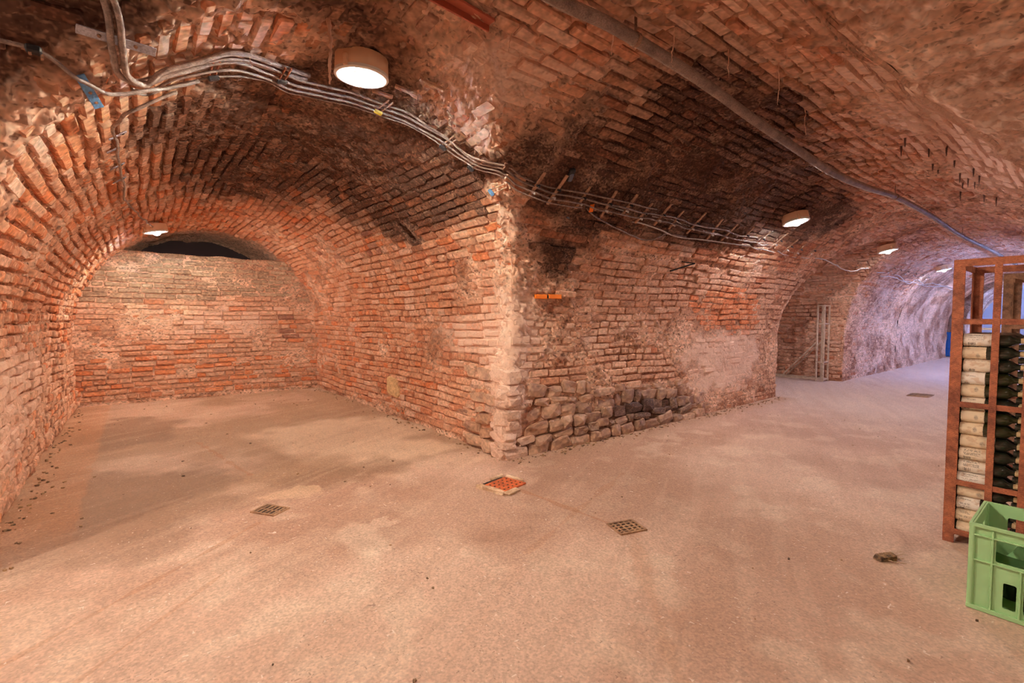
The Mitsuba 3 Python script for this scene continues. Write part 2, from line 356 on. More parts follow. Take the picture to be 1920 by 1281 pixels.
B = {
    'brick_mat': bumped(principled(mikit.proc(brick_color), .92, specular=.08), masonry_bump, .006),
    'mortar_mat': two(principled(mikit.proc(mortar_color), .95, specular=.06)),
    'plain_mortar_mat': two(principled((.42, .27, .20), .92, specular=.12)),
    'stone_mat': bumped(principled(mikit.proc(stone_color), .62, specular=.4), masonry_bump, .007),
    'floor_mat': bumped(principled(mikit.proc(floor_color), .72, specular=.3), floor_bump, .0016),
    'rust_mat': two(principled(mikit.proc(rusty((.36, .125, .065), (.17, .055, .035))), .7)),
    'rust_dark_mat': two(principled(mikit.proc(rusty((.30, .17, .11), (.12, .07, .05))), .75)),
    'steel_mat': two(principled(mikit.proc(rusty((.60, .50, .40), (.38, .29, .22))), .6)),
    'pipe_mat': two(principled(mikit.proc(rusty((.22, .155, .125), (.12, .08, .065), 14)), .55, specular=.4)),
    'cable_mat': two(principled(mikit.proc(rusty((.27, .20, .175), (.11, .08, .07), 40)), .5, specular=.5)),
    'white_cable_mat': two(principled((.62, .60, .60), .5)),
    'wood_mat': two(principled(mikit.proc(rusty((.46, .28, .18), (.22, .12, .08), 24)), .8)),
    'grey_metal_mat': two(principled(mikit.proc(rusty((.40, .42, .50), (.24, .22, .26), 20)), .45, metallic=.3)),
    'blue_paint_mat': two(principled(mikit.proc(rusty((.13, .33, .62), (.07, .18, .38), 22)), .5)),
    'orange_mat': two(principled((.85, .22, .02), .5)),
    'yellow_mat': two(principled((.75, .62, .05), .5)),
    'black_mat': two(principled((.015, .015, .018), .45)),
    'slate_mat': two(principled((.10, .12, .17), .4)),
    'lamp_body_mat': two(principled((.82, .55, .36), .5)),
    'lamp_rim_mat': two(principled((.82, .78, .72), .4)),
    'reflector_mat': two(principled((.75, .76, .80), .3, metallic=.9)),
    'bulb_mat': two(principled((.9, .9, .9), .5)),
    'crate_green_mat': two(principled((.30, .54, .265), .42, specular=.4)),
    'sheet_green_mat': two(principled((.17, .40, .19), .35, specular=.4)),
    'crate_blue_mat': two(principled((.03, .16, .50), .45)),
    'bottle_mat': two(principled((.012, .016, .010), .10, specular=.6, clearcoat=.6, clearcoat_gloss=.95)),
    'bottle_olive_mat': two(principled((.016, .019, .005), .10, specular=.6, clearcoat=.6, clearcoat_gloss=.95)),
    'label_mat': two(principled(mikit.proc(label_color), .7)),
    'capsule_mat': two(principled((.68, .53, .30), .35, specular=.4)),
        'drain_mat': two(principled(mikit.proc(rusty((.40, .25, .15), (.16, .09, .06), 30)), .6)),
    'pit_shade_mat': two(principled((.02, .014, .012), .9)),  # near-black stand-in for shade below the floor
    'red_plate_mat': two(principled(mikit.proc(rusty((.62, .155, .055), (.34, .08, .035), 26)), .75)),
    'red_beam_mat': two(principled((.34, .085, .05), .5)),
    'rim_mat': two(principled(mikit.proc(rusty((.74, .60, .44), (.44, .29, .18), 18)), .9)),
    'dust_mat': two(principled((.58, .36, .26), .95)),
    'drip_mat': two(principled((.10, .055, .045), .9)),
    'debris_mat': two(principled(mikit.proc(rusty((.34, .21, .11), (.06, .04, .03), 60)), .9)),
    'white_shelf_mat': two(principled((.70, .70, .72), .5)),
    'ochre_stone_mat': two(principled(mikit.proc(rusty((.66, .46, .25), (.40, .25, .13), 30)), .85)),
    'dark_void_mat': two(principled((.035, .025, .028), .95)),
    'end_wall_mat': two(principled((.45, .45, .50), .85)),
}
scene.update(B)

# ------------------------------------------------------------------ helpers for objects
counts = {}


def numbered(name):
    k = counts.get(name, 0)
    counts[name] = k + 1
    return name if k == 0 else f'{name}_{k:03d}'


def put(name, mesh, mat, parent=None, smooth=False, uv=None, **more):
    key = numbered(name if parent is None else f'{parent}__{name}')
    scene[key] = mikit.ply(mesh, mat, smooth, uv=uv, **more)
    return key


def thing(name, label, cat, group=None):
    key = numbered(name)
    labels[key] = {'label': label, 'category': cat}
    if group:
        labels[key]['group'] = group
    return key


def tag(key, label, cat, group=None):
    labels[key] = {'label': label, 'category': cat}
    if group:
        labels[key]['group'] = group


def join(ms):
    return trimesh.util.concatenate(ms)


def _cham():
    v = []
    for sx in (-1, 1):
        for sy in (-1, 1):
            for sz in (-1, 1):
                for ax in range(3):
                    v.append((sx, sy, sz, ax))
    v = np.array(v)
    q = v[:, :3].astype(float)
    for i in range(24):
        for k in range(3):
            if k != v[i, 3]:
                q[i, k] *= 0.8
    h = trimesh.convex.convex_hull(q)
    d = np.linalg.norm(q[:, None] - np.array(h.vertices)[None], axis=2).argmin(0)
    f = d[np.array(h.faces)]
    c = np.einsum('ij,ij->i', np.cross(q[f[:, 1]] - q[f[:, 0]], q[f[:, 2]] - q[f[:, 0]]), q[f].mean(1))
    f[c < 0] = f[c < 0][:, ::-1]
    return v[:, :3].astype(float), v[:, 3], f


CH_S, CH_A, CH_F = _cham()


def cham_boxes(center, ax, half, chamfer, jitter=0.0):
    """n chamfered boxes: center (n,3), ax (n,3,3) rows = axes, half (n,3), chamfer (n,) -> vertices (n,24,3)."""
    n = len(center)
    half = np.asarray(half, float)
    loc = CH_S[None] * half[:, None, :]
    cut = np.ones((24, 3))
    cut[np.arange(24), CH_A] = 0
    loc -= CH_S[None] * cut[None] * np.minimum(np.asarray(chamfer)[:, None, None], half[:, None, :] * .45)
    if jitter:
        loc += rng.normal(0, jitter, (n, 24, 3))
    return center[:, None] + np.einsum('nvk,nkj->nvj', loc, ax)


def cbox(c, size, ch=.003, rot=None):
    """One chamfered box as a trimesh; rot: 3x3 with the axes as rows."""
    ax = np.eye(3) if rot is None else np.asarray(rot)
    v = cham_boxes(np.array([c], float), ax[None], np.array([size], float) / 2, np.array([ch]))[0]
    return trimesh.Trimesh(v, CH_F, process=False)


def frame_of(d, up=(0, 0, 1)):
    d = np.asarray(d, float) / np.linalg.norm(d)
    u = np.asarray(up, float) - d * np.dot(up, d)
    if np.linalg.norm(u) < 1e-6:
        u = np.array([1.0, 0, 0]) - d * d[0]
    u /= np.linalg.norm(u)
    return np.array([d, np.cross(u, d), u])


def bar(p, q, w, h, ch=.002, up=(0, 0, 1)):
    """Flat bar from p to q: w across, h along up."""
    p, q = np.asarray(p, float), np.asarray(q, float)
    return cbox((p + q) / 2, (np.linalg.norm(q - p), w, h), ch, frame_of(q - p, up))


def spline(pts, n):
    from scipy.interpolate import CubicSpline, PchipInterpolator
    pts = np.asarray(pts, float)
    t = np.r_[0, np.cumsum(np.linalg.norm(np.diff(pts, axis=0), axis=1))]
    return PchipInterpolator(t, pts)(np.linspace(0, t[-1], n))


def tube(pts, r, sides=8, caps=True):
    p = np.asarray(pts, float)
    t = np.gradient(p, axis=0)
    t /= np.linalg.norm(t, axis=1, keepdims=True) + 1e-12
    a = np.zeros_like(p)
    a[0] = frame_of(t[0])[1]
    for i in range(1, len(p)):
        v = a[i - 1] - t[i] * (a[i - 1] @ t[i])
        a[i] = v / np.linalg.norm(v)
    b, ang = np.cross(t, a), np.arange(sides) * 2 * np.pi / sides
    rr = np.broadcast_to(r, (len(p),))[:, None, None]
    v = (p[:, None] + rr * (np.cos(ang)[None, :, None] * a[:, None] + np.sin(ang)[None, :, None] * b[:, None])).reshape(-1, 3)
    i, j = np.meshgrid(np.arange(len(p) - 1), np.arange(sides), indexing='ij')
    q = np.stack([i * sides + j, i * sides + (j + 1) % sides, (i + 1) * sides + (j + 1) % sides, (i + 1) * sides + j], -1).reshape(-1, 4)
    f = np.vstack([q[:, [0, 1, 2]], q[:, [0, 2, 3]]])
    if caps:
        v = np.vstack([v, p[0], p[-1]])
        k = np.arange(sides)
        m = len(p) * sides
        f = np.vstack([f, np.stack([(k + 1) % sides, k, k * 0 + m], 1), np.stack([m - sides + k, m - sides + (k + 1) % sides, k * 0 + m + 1], 1)])
    return trimesh.Trimesh(v, f, process=False)


def lathe(profile, n=32, axis=None, origin=(0, 0, 0)):
    """profile (r, z) points revolved about z; then z is turned to axis and moved to origin."""
    pr = np.asarray(profile, float)
    ang = np.arange(n) * 2 * np.pi / n
    v = np.stack([pr[:, None, 0] * np.cos(ang), pr[:, None, 0] * np.sin(ang), np.repeat(pr[:, 1:2], n, 1)], -1).reshape(-1, 3)
    i, j = np.meshgrid(np.arange(len(pr) - 1), np.arange(n), indexing='ij')
    q = np.stack([i * n + j, i * n + (j + 1) % n, (i + 1) * n + (j + 1) % n, (i + 1) * n + j], -1).reshape(-1, 4)
    f = np.vstack([q[:, [0, 1, 2]], q[:, [0, 2, 3]]])
    if axis is not None:
        fr = frame_of(axis, (0.3, 0.2, .9))
        v = v[:, :1] * fr[1] + v[:, 1:2] * fr[2] + v[:, 2:] * fr[0]
    return trimesh.Trimesh(v + np.asarray(origin), f, process=False)


# ------------------------------------------------------------------ masonry shells
def bed_uv(p):
    x, y = p[..., 0], p[..., 1]
    tone = np.clip(ss(.36, .62, fbm(p * 2.6, 3, 55)) + .3 * ss(9.3, 9.6, y), 0, 1)
    return np.stack([tone, stain_and_light(p)], -1)


def bricks_uv(p, h):
    t = np.clip(rng.random(len(p)) * .75 + .5 * (fbm(p * .9, 2, 91) - .5) + .12, 0, .999)
    x, z, n = p[:, 0], p[:, 2], fbm(p * 1.8, 2, 92) - .5
    if h == 'wall_back':
        t = t + np.where(z + .7 * n > 1.62, 2, 0)
        t = t + np.where((t < 1) & (rng.random(len(p)) < .30 + .45 * ss(.4, 1.1, z)), 1, 0)
        t = t + np.where((t < 1) & (rng.random(len(p)) < .25), 3, 0)
    if h == 'wall_center':
        red = np.hypot((x - 6.9) / 1.2, (z - 1.45) / .42) + n
        t = t + np.where(red < .85, 3, np.where(rng.random(len(p)) < .9, 1, 0))
    if h == 'wall_left':
        t = t + np.where(rng.random(len(p)) < .75 * ss(1.25, .8, z + .5 * n), 1, 0)
        t = t + np.where((t < 1) & (rng.random(len(p)) < .25), 3, 0)
    if h == 'wall_right':
        t = t + np.where(rng.random(len(p)) < .5 * ss(4.9, 3.9, p[:, 1] + n), 1, 0)
        t = t + np.where((t < 1) & (rng.random(len(p)) < .12), 3, 0)
    if h == 'ceiling':
        t = t + np.where((p[:, 1] < 1.35 + .4 * n) & (rng.random(len(p)) < .75), 1, 0)  # paler bricks paint the lamplit right side of the vault
    if h in ('wall_far', 'wall_niche'):
        t = t + np.where(rng.random(len(p)) < .7, 1, 0)
    return np.stack([t, stain_and_light(p)], 1)


def shell(st, h):
    """The mortar bed of one strip, with its relief, as (v, f)."""
    smid = np.linspace(st.s0, st.s1, 30)
    lo, hi = st.lo(smid).min(), st.hi(smid).max()
    span = hi - lo
    parts = []
    cuts = [lo, hi]
    if st.kind == 'm' and span > 6:
        cuts = sorted({lo, hi, *[c for c in (-1.2, 9.0, 16.0) if lo < c < hi]})
    if h in ('wall_left', 'wall_right'):
        cuts = [lo, 5.0, hi]
    for c0, c1 in zip(cuts[:-1], cuts[1:]):
        mid = (c0 + c1) / 2
        if h in ('wall_left', 'wall_right'):
            step = .017 if mid < 5 else .03
        elif h in ('ceiling', 'wall_center') and -1.2 < mid < 9.0:
            step = .018 if st.side > 0 else .028
        elif h in ('wall_niche', 'wall_far', 'ceiling', 'wall_recess') and mid < 16:
            step = .05
        else:
            step = .10
        ns = max(3, int((st.s1 - st.s0) / step))
        na = max(3, int((c1 - c0) / step))
        s = np.linspace(st.s0, st.s1, ns)
        l, r = np.clip(st.lo(s), c0, c1), np.clip(st.hi(s), c0, c1)
        u = np.linspace(0, 1, na)
        a = l[:, None] + (r - l)[:, None] * u[None]
        S = np.repeat(s[:, None], na, 1)
        p, n, ta, td = st.pt(a, S)
        e = np.minimum(np.where(st.lo(s)[:, None] > lo - 9, a - st.lo(s)[:, None], 9), st.hi(s)[:, None] - a)
        c = crust_mask(p, e, h)
        hh = relief(p, c) * ss(0, .05, e)
        if h == 'wall_center':   # the smoother old plaster near the niche
            hh = np.where(hh > .008, .008 + (hh - .008) * (1 - .6 * ss(5.3, 6.0, p[..., 0])), hh)
        d = np.linalg.norm(p - HOLE, axis=-1) if h == 'wall_right' else None
        q = p + wob(p)
        if d is not None:
            hh = hh - .34 * ss(.11, .075, d + .05 * (noise(p * 14, 3) - .5))
        q = q + n * hh[..., None]
        i, j = np.meshgrid(np.arange(ns - 1), np.arange(na - 1), indexing='ij')
        f = np.stack([i * na + j, (i + 1) * na + j, (i + 1) * na + j + 1, i * na + j + 1], -1).reshape(-1, 4)
        f = f[(np.abs(a[1:, 1:] - a[1:, :-1]) + np.abs(a[:-1, 1:] - a[:-1, :-1])).ravel() > 1e-6]
        if len(f):
            parts.append((q.reshape(-1, 3), np.vstack([f[:, [0, 1, 2]], f[:, [0, 2, 3]]]), bed_uv(p).reshape(-1, 2)))
    return parts


def rows(st, h):
    """Brick courses of one strip: arrays a0, a1, s0, s1, and random numbers."""
    out = []
    s, k = st.s0, 0
    far_lim = 15.5
    while s < st.s1 - .03:
        hgt = .068 + rng.uniform(-.006, .006)
        if s + hgt > st.s1:
            break
        gap = .013 + .006 * rng.random() + (.009 if h == 'wall_left' and s < 2.6 else 0)
        sm = s + hgt / 2
        lo, hi = float(st.lo(np.array([sm]))[0]), float(st.hi(np.array([sm]))[0])
        if st.kind == 'm':
            lo, hi = max(lo, -2.0), min(hi, far_lim)
        a = lo - rng.uniform(0, .25)
        heads = rng.random() < (.55 if h == 'wall_left' else .25)
        while a < hi:
            ln = (.135 if (heads and rng.random() < .85) or rng.random() < .12 else .275) + rng.uniform(-.012, .012)
            b0, b1 = max(a, lo + .004), min(a + ln, hi - .004)
            if b1 - b0 > .05:
                out.append((b0, b1, s, s + hgt))
            a += ln + .010 + .008 * rng.random()
        s += hgt + gap
        k += 1
    return np.array(out).reshape(-1, 4)


def rubble(p):
    """Where the pier's foot is built of rough stones instead of bricks."""
    n = fbm(p * 1.3, 2, 77)
    return (p[:, 2] < .62 + .55 * (n - .5) - .10 * np.maximum(p[:, 0] - 4.4, 0)) & (p[:, 0] > 2.6) & (p[:, 0] < 6.3)


def visible(p, n):
    """Projected size factor, 0 if out of frame, facing away or hidden behind a vault."""
    v = p - CAM
    d = np.linalg.norm(v, axis=1)
    z = v @ FWD
    px, py = 960 + F_PX * (v @ RGT) / np.maximum(z, 1e-3), 640 - F_PX * (v @ UPV) / np.maximum(z, 1e-3)
    facing = -np.einsum('ij,ij->i', v, n) / d
    ok = (z > .1) & (px > -10) & (px < 1930) & (py > -10) & (py < 1291) & (facing > .02)
    ok &= ~((px > 1800) & (py > 640))
    idx = np.nonzero(ok)[0]
    t = np.linspace(.04, .96, 60)
    seg = CAM + (p[idx] + .05 * n[idx] - CAM)[:, None] * t[None, :, None]
    ok[idx] &= inside(seg).all(1)
    return np.where(ok, facing / d ** 2, 0)


def add_pieces(h, verts, uvs, score, name, mat, limit=300):
    """The pieces that show largest as parts of their own, the rest as one part."""
    order = np.argsort(-score)
    solo, rest = order[:limit], order[limit:]
    solo = solo[score[solo] > 0]
    rest = np.setdiff1d(np.arange(len(score)), solo)
    fn = CH_F if verts.shape[1] == 24 else ST_F
    for i in np.sort(solo):
        put(name, (verts[i], fn), mat, h, uv=np.repeat(uvs[i:i + 1], verts.shape[1], 0))
    if len(rest):
        m = verts.shape[1]
        key = put('small_' + name, (verts[rest].reshape(-1, 3), (fn[None] + (np.arange(len(rest)) * m)[:, None, None]).reshape(-1, 3)), mat, h, uv=np.repeat(uvs[rest], m, 0))
        labels[key] = {'kind': 'stuff'}


_ico = trimesh.creation.icosphere(subdivisions=1)
ST_V, ST_F = np.array(_ico.vertices), np.array(_ico.faces)


def stone_verts(c, ax, half):
    n = len(c)
    v = np.sign(ST_V) * np.abs(ST_V) ** .42
    v = v / np.abs(v).max()
    j = 1 + rng.normal(0, .085, (n, len(v), 1))
    loc = v[None] * j * half[:, None]
    return c[:, None] + np.einsum('nvk,nkj->nvj', loc, ax)


def brickwork(h, strips):
    V, U, SC_, SV, SU, SS_ = [], [], [], [], [], []
    for st in strips:
        r = rows(st, h)
        if not len(r):
            continue
        a, s = (r[:, 0] + r[:, 1]) / 2, (r[:, 2] + r[:, 3]) / 2
        p, n, ta, td = st.pt(a, s)
        a = a + 0
        p2 = p + td * (.030 * (fbm(np.stack([a * .8, s * .9, s * 0 + 3], 1), 2, 61) - .5))[:, None] + wob(p)
        keep = inside(p + n * .12) & (p[:, 2] > .02)
        if h == 'wall_right':
            keep &= (np.abs(p - HOLE) / [.2, .2, .11]).max(1) > 1
        if h == 'wall_center':
            keep &= ~rubble(p)
        if h in ('wall_left', 'wall_right'):
            keep &= p[:, 1] < 10.0
        keep &= rng.random(len(p)) > .012
        depth = .06
        jag = rng.normal(0, .0045, len(p)) + .012 * (fbm(p * 2.3, 2, 33) - .5)
        if h == 'wall_left':
            jag = jag + .008
        half = np.stack([(r[:, 1] - r[:, 0]) / 2, (r[:, 3] - r[:, 2]) / 2, np.full(len(p), depth / 2)], 1)
        tilt = rng.normal(0, .022, (len(p), 3))
        ax = np.stack([ta + tilt[:, :1] * td, td - tilt[:, :1] * ta + tilt[:, 1:2] * n, n - tilt[:, 1:2] * td], 1)
        c = p2 + n * (.013 + jag - depth / 2)[:, None]
        v = cham_boxes(c, ax, half, rng.uniform(.006, .014, len(p)), .0022)
        uv = bricks_uv(p, h)
        sc = visible(p, n) * half[:, 0] * half[:, 1]
        V.append(v[keep]); U.append(uv[keep]); SC_.append(sc[keep])
    V, U, SC_ = np.concatenate(V), np.concatenate(U), np.concatenate(SC_)
    add_pieces(h, V, U, SC_, 'brick', 'brick_mat')


def structure(key, parts, mat, smooth=True):
    if isinstance(parts[0], tuple):
        o = np.cumsum([0] + [len(v) for v, _, _ in parts])
        scene[key] = mikit.ply((np.concatenate([v for v, _, _ in parts]), np.concatenate([f + k for (_, f, _), k in zip(parts, o)])), mat, smooth, uv=np.concatenate([u for _, _, u in parts]))
    else:
        scene[key] = mikit.ply(join(parts), mat, smooth)
    labels[key] = {'kind': 'structure'}


for h, strips in SA.items():
    structure(h, [m for st in strips for m in shell(st, h)], 'mortar_mat')
    if h not in ('wall_outer', 'wall_recess'):
        brickwork(h, strips)

# the end wall of the chamber: its own thickness, and a dark gap above it
xs = np.linspace(-.9, 2.95, 140)
zs = np.linspace(0, BACK_TOP, 90)
X, Z = np.meshgrid(xs, zs, indexing='ij')
p = np.stack([X, np.full_like(X, CY1), Z], -1)
c = crust_mask(p, np.full(X.shape, 9.0), 'wall_back') + .25 * ss(1.6, 1.9, Z)
q = p + wob(p) * [1, 1, 0]
q[..., 1] -= relief(p, np.clip(c, 0, 1))
q[..., 2] += .03 * (noise(np.stack([X * 5, X * 0, X * 0], -1), 2) - .5) * ss(2.3, 2.43, Z)
q = np.concatenate([q, (q[:, -1:] + [0, .30, 0])], 1)
nz = q.shape[1]
i, j = np.meshgrid(np.arange(len(xs) - 1), np.arange(nz - 1), indexing='ij')
f = np.stack([i * nz + j, (i + 1) * nz + j, (i + 1) * nz + j + 1, i * nz + j + 1], -1).reshape(-1, 4)
structure('wall_back', [(q.reshape(-1, 3), np.vstack([f[:, [0, 1, 2]], f[:, [0, 2, 3]]]), bed_uv(q).reshape(-1, 2))], 'mortar_mat')
brickwork('wall_back', [back])
structure('wall_end', [cbox((CX, 11.25, 1.5), (4.4, .12, 3.2), .01)], 'dark_void_mat', False)


def arch_wall(x, y, n_to, cx, r, zc):
    """A plain plastered wall that closes a barrel."""
    ang = np.linspace(0, math.pi, 25)
    pts = [(cx - r - .1, 0), (cx - r - .1, zc)] + [(cx - (r + .1) * math.cos(a), zc + (r + .1) * math.sin(a)) for a in ang] + [(cx + r + .1, 0)]
    return pts


def extrude_wall(pts, plane, at, thick):
    from shapely.geometry import Polygon
    m = trimesh.creation.extrude_polygon(Polygon(pts).buffer(0), thick, engine='earcut')
    v = np.array(m.vertices)
    m.vertices = np.stack([v[:, 0], at + v[:, 2], v[:, 1]], 1) if plane == 'y' else np.stack([at + v[:, 2], v[:, 0], v[:, 1]], 1)
    return m


structure('wall_niche_back', [extrude_wall(arch_wall(0, 0, 0, KX, KR, KZ), 'y', KY1, .12)], 'plain_mortar_mat', False)
structure('wall_recess_back', [extrude_wall(arch_wall(0, 0, 0, JX, JR, JZ), 'y', JY1, .12)], 'plain_mortar_mat', False)
structure('wall_tunnel_end', [extrude_wall(arch_wall(0, 0, 0, MY, MR, MZ), 'x', MX1 - .02, .12)], 'end_wall_mat', False)
structure('wall_tunnel_start', [extrude_wall(arch_wall(0, 0, 0, MY, MR, MZ), 'x', MX0 - .10, .12)], 'plain_mortar_mat', False)

# the wide hall on the right and behind the camera
ph = np.linspace(-math.pi / 2, math.pi / 2, 760)
hx, hz = HX + HA * np.sin(ph), HZ + HB * np.cos(ph)
y0 = MY - np.where(hz < MZ, MR, np.sqrt(np.maximum(MR * MR - np.maximum(hz - MZ, 0) ** 2, 0)))
nv = 150
vv = np.linspace(0, 1, nv) ** 1.7
P = np.stack([np.repeat(hx[:, None], nv, 1), y0[:, None] + (-5 - y0)[:, None] * vv, np.repeat(hz[:, None], nv, 1)], -1)
N = np.stack([-np.sin(ph) / HA, ph * 0, -np.cos(ph) / HB], -1)
N /= np.linalg.norm(N, axis=1, keepdims=True)
e = -(P[..., 1] - y0[:, None])
q = P + wob(P) + N[:, None] * (relief(P, np.full(e.shape, 1.0)) * 1.2 * ss(0, .06, e))[..., None]
i, j = np.meshgrid(np.arange(len(ph) - 1), np.arange(nv - 1), indexing='ij')
f = np.stack([i * nv + j, (i + 1) * nv + j, (i + 1) * nv + j + 1, i * nv + j + 1], -1).reshape(-1, 4)
structure('ceiling_hall', [(q.reshape(-1, 3), np.vstack([f[:, [0, 1, 2]], f[:, [0, 2, 3]]]), bed_uv(P).reshape(-1, 2))], 'mortar_mat')
structure('wall_hall_start', [cbox((HX - HA - .06, -2.8, .55), (.12, 4.8, 1.3), .01)], 'plain_mortar_mat', False)
structure('wall_hall_end', [cbox((HX + HA + .06, -2.8, .55), (.12, 4.8, 1.3), .01)], 'plain_mortar_mat', False)
structure('wall_behind', [cbox((HX, -5.06, 1.5), (17, .12, 3.2), .01)], 'plain_mortar_mat', False)

# floor
def floor_grid(x0, x1, y0, y1, st):
    xs, ys = np.linspace(x0, x1, int((x1 - x0) / st) + 1), np.linspace(y0, y1, int((y1 - y0) / st) + 1)
    X, Y = np.meshgrid(xs, ys, indexing='ij')
    P = np.stack([X, Y, 0 * X], -1)
    P[..., 2] = .008 * (fbm(P * [1.6, 1.6, 1], 3, 71) - .5) + .003 * (noise(P * 9, 72) - .5)
    n = len(ys)
    i, j = np.meshgrid(np.arange(len(xs) - 1), np.arange(n - 1), indexing='ij')
    f = np.stack([i * n + j, (i + 1) * n + j, (i + 1) * n + j + 1, i * n + j + 1], -1).reshape(-1, 4)
    return trimesh.Trimesh(P.reshape(-1, 3), np.vstack([f[:, [0, 1, 2]], f[:, [0, 2, 3]]]), process=False)


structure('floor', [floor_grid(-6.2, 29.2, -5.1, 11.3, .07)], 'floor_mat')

# rough stones at the pier's foot, in uneven rows
SV, SU, SP = [], [], []
st = SA['wall_center'][0]
z = -.02
while z < .95:
    hgt = rng.uniform(.08, .155)
    x = 2.72
    while x < 6.4:
        ln = rng.uniform(.12, .34)
        hh = hgt * rng.uniform(.8, 1.08)
        pc = np.array([[x + ln / 2, m_left(np.array(z + hh / 2)), z + hh / 2 + rng.normal(0, .012)]])
        if rubble(pc)[0]:
            out = .012 + .05 * ss(.45, 0, pc[0, 2]) + rng.uniform(-.02, .02)
            tl = rng.normal(0, .09)
            ax = np.array([[math.cos(tl), 0, math.sin(tl)], [0, -1, 0], [-math.sin(tl), 0, math.cos(tl)]])
            SV.append(stone_verts(pc + [[0, .07 - out, 0]] + wob(pc), ax[None], np.array([[ln / 2 + .006, .085, hh / 2 + .006]]))[0])
            SU.append((rng.random(), rng.random()))
            SP.append(np.r_[pc[0], ln * hh])
        x += ln + rng.uniform(.0, .014)
    z += hgt
# the corner's own stones and those turning into the chamber
z = 0.0
while z < .85:
    hgt = rng.uniform(.10, .17)
    y = 3.52
    for k in range(rng.integers(3, 6)):
        ln = rng.uniform(.16, .34)
        pc = np.array([[CX + CR, y + ln / 2, z + hgt / 2]])
        out = .02 + .05 * ss(.4, 0, z) + rng.uniform(-.015, .02) - .012 * k
        tl = rng.normal(0, .08)
        ax = np.array([[1, 0, 0], [0, math.cos(tl), math.sin(tl)], [0, -math.sin(tl), math.cos(tl)]])
        SV.append(stone_verts(pc + [[.07 - out, 0, 0]] + wob(pc), ax[None], np.array([[.085, ln / 2 + .004, hgt * rng.uniform(.42, .52)]]))[0])
        SU.append((rng.random(), rng.random()))
        SP.append(np.r_[pc[0], ln * hgt])
        y += ln
    z += hgt
SV, SU, SP = np.array(SV), np.array(SU), np.array(SP)
SU[:, 1] = stain_and_light(SP[:, :3])
sc = SP[:, 3] / ((SP[:, :3] - CAM) ** 2).sum(1)
add_pieces('wall_center', SV, SU, sc, 'stone', 'stone_mat')
k = put('stone', (stone_verts(np.array([[2.80, 6.12, .42]]), np.eye(3)[None], np.array([[.05, .20, .13]]))[0], ST_F), 'ochre_stone_mat', 'wall_right', smooth=False)
labels[k] = {'label': 'pale ochre stone set low in the brick wall'}

#@OBJECTS
# ------------------------------------------------------------------ ceiling lamps
def lamp(x, y, z, power, color, tilt, label):
    t = thing('ceiling_lamp', label, 'ceiling lamp')
    m = T().translate([x, y, z]).rotate([1, 0, 0], tilt[0]).rotate([0, 1, 0], tilt[1])
    kw = {'to_world': m}
    k = put('housing', lathe([(0.0, .045), (.10, .045), (.148, .030), (.150, -.060), (.144, -.068), (.140, -.060), (.140, .02), (.0, .03)], 48), 'lamp_body_mat', t, 40, **kw)
    put('rim', lathe([(.151, -.056), (.153, -.072), (.140, -.078), (.122, -.070), (.122, -.060), (.150, -.054)], 48), 'lamp_rim_mat', t, 40, **kw)
    ang = np.arange(49) * 2 * np.pi / 48
    prof = [(.121, -.058), (.105, -.020), (.070, .008), (.022, .016)]
    ribs = lathe(prof, 72)
    v = np.array(ribs.vertices)
    r = np.linalg.norm(v[:, :2], axis=1, keepdims=True)
    v[:, :2] *= 1 + .02 * np.where((np.arange(len(v)) % 72) % 2, 1, -1)[:, None]
    v[:, :2] *= np.minimum(1, .1215 / np.maximum(np.linalg.norm(v[:, :2], axis=1, keepdims=True), 1e-9))
    ribs.vertices = v
    rk = put('reflector', ribs, 'reflector_mat', t, False, **kw)
    bulb = trimesh.creation.icosphere(subdivisions=2, radius=.052)
    bulb.vertices = np.array(bulb.vertices) * [1, 1, .9] + [0.01, 0, -.074]
    put('bulb', bulb, 'bulb_mat', t, True, emitter={'type': 'area', 'radiance': {'type': 'rgb', 'value': [power * c for c in color]}}, **kw)
    put('bulb_socket', lathe([(.0, .032), (.024, .032), (.026, .004), (.0, .004)], 20), 'lamp_rim_mat', rk, 40, **kw)
    for a in (35, 215):
        c, s = math.cos(math.radians(a)), math.sin(math.radians(a))
        put('clip', join([cbox((.152 * c, .152 * s, -.045), (.018, .03, .05), .004, [[c, s, 0], [-s, c, 0], [0, 0, 1]]),
                          lathe([(0, 0), (.014, 0), (.014, .008), (.010, .012), (0, .012)], 16, (c, s, 0), (.152 * c, .152 * s, -.02))]), 'lamp_body_mat', k, 40, **kw)


for a in LAMPS:
    lamp(*a)
for i, (x, y, z) in enumerate(BLUE_TUBES):
    t = thing('tube_light', ['blue tube light low on the vault behind the second rack', 'blue tube light on the vault near the far niche', 'blue tube light on the crown near the tunnel end', 'blue tube light last before the tunnel end'][i], 'tube light')
    put('fitting', cbox((x, y, z + .06), (1.3, .09, .05), .008), 'white_shelf_mat', t)
    put('tube', tube([(x - .6, y, z), (x, y, z), (x + .6, y, z)], .016, 10), 'bulb_mat', t, True, emitter={'type': 'area', 'radiance': {'type': 'rgb', 'value': [BLUE_POWER * c for c in BLUE]}})
    for sx in (-.61, .61):
        put('end_cap', cbox((x + sx, y, z + .015), (.03, .04, .08), .005), 'white_shelf_mat', t)


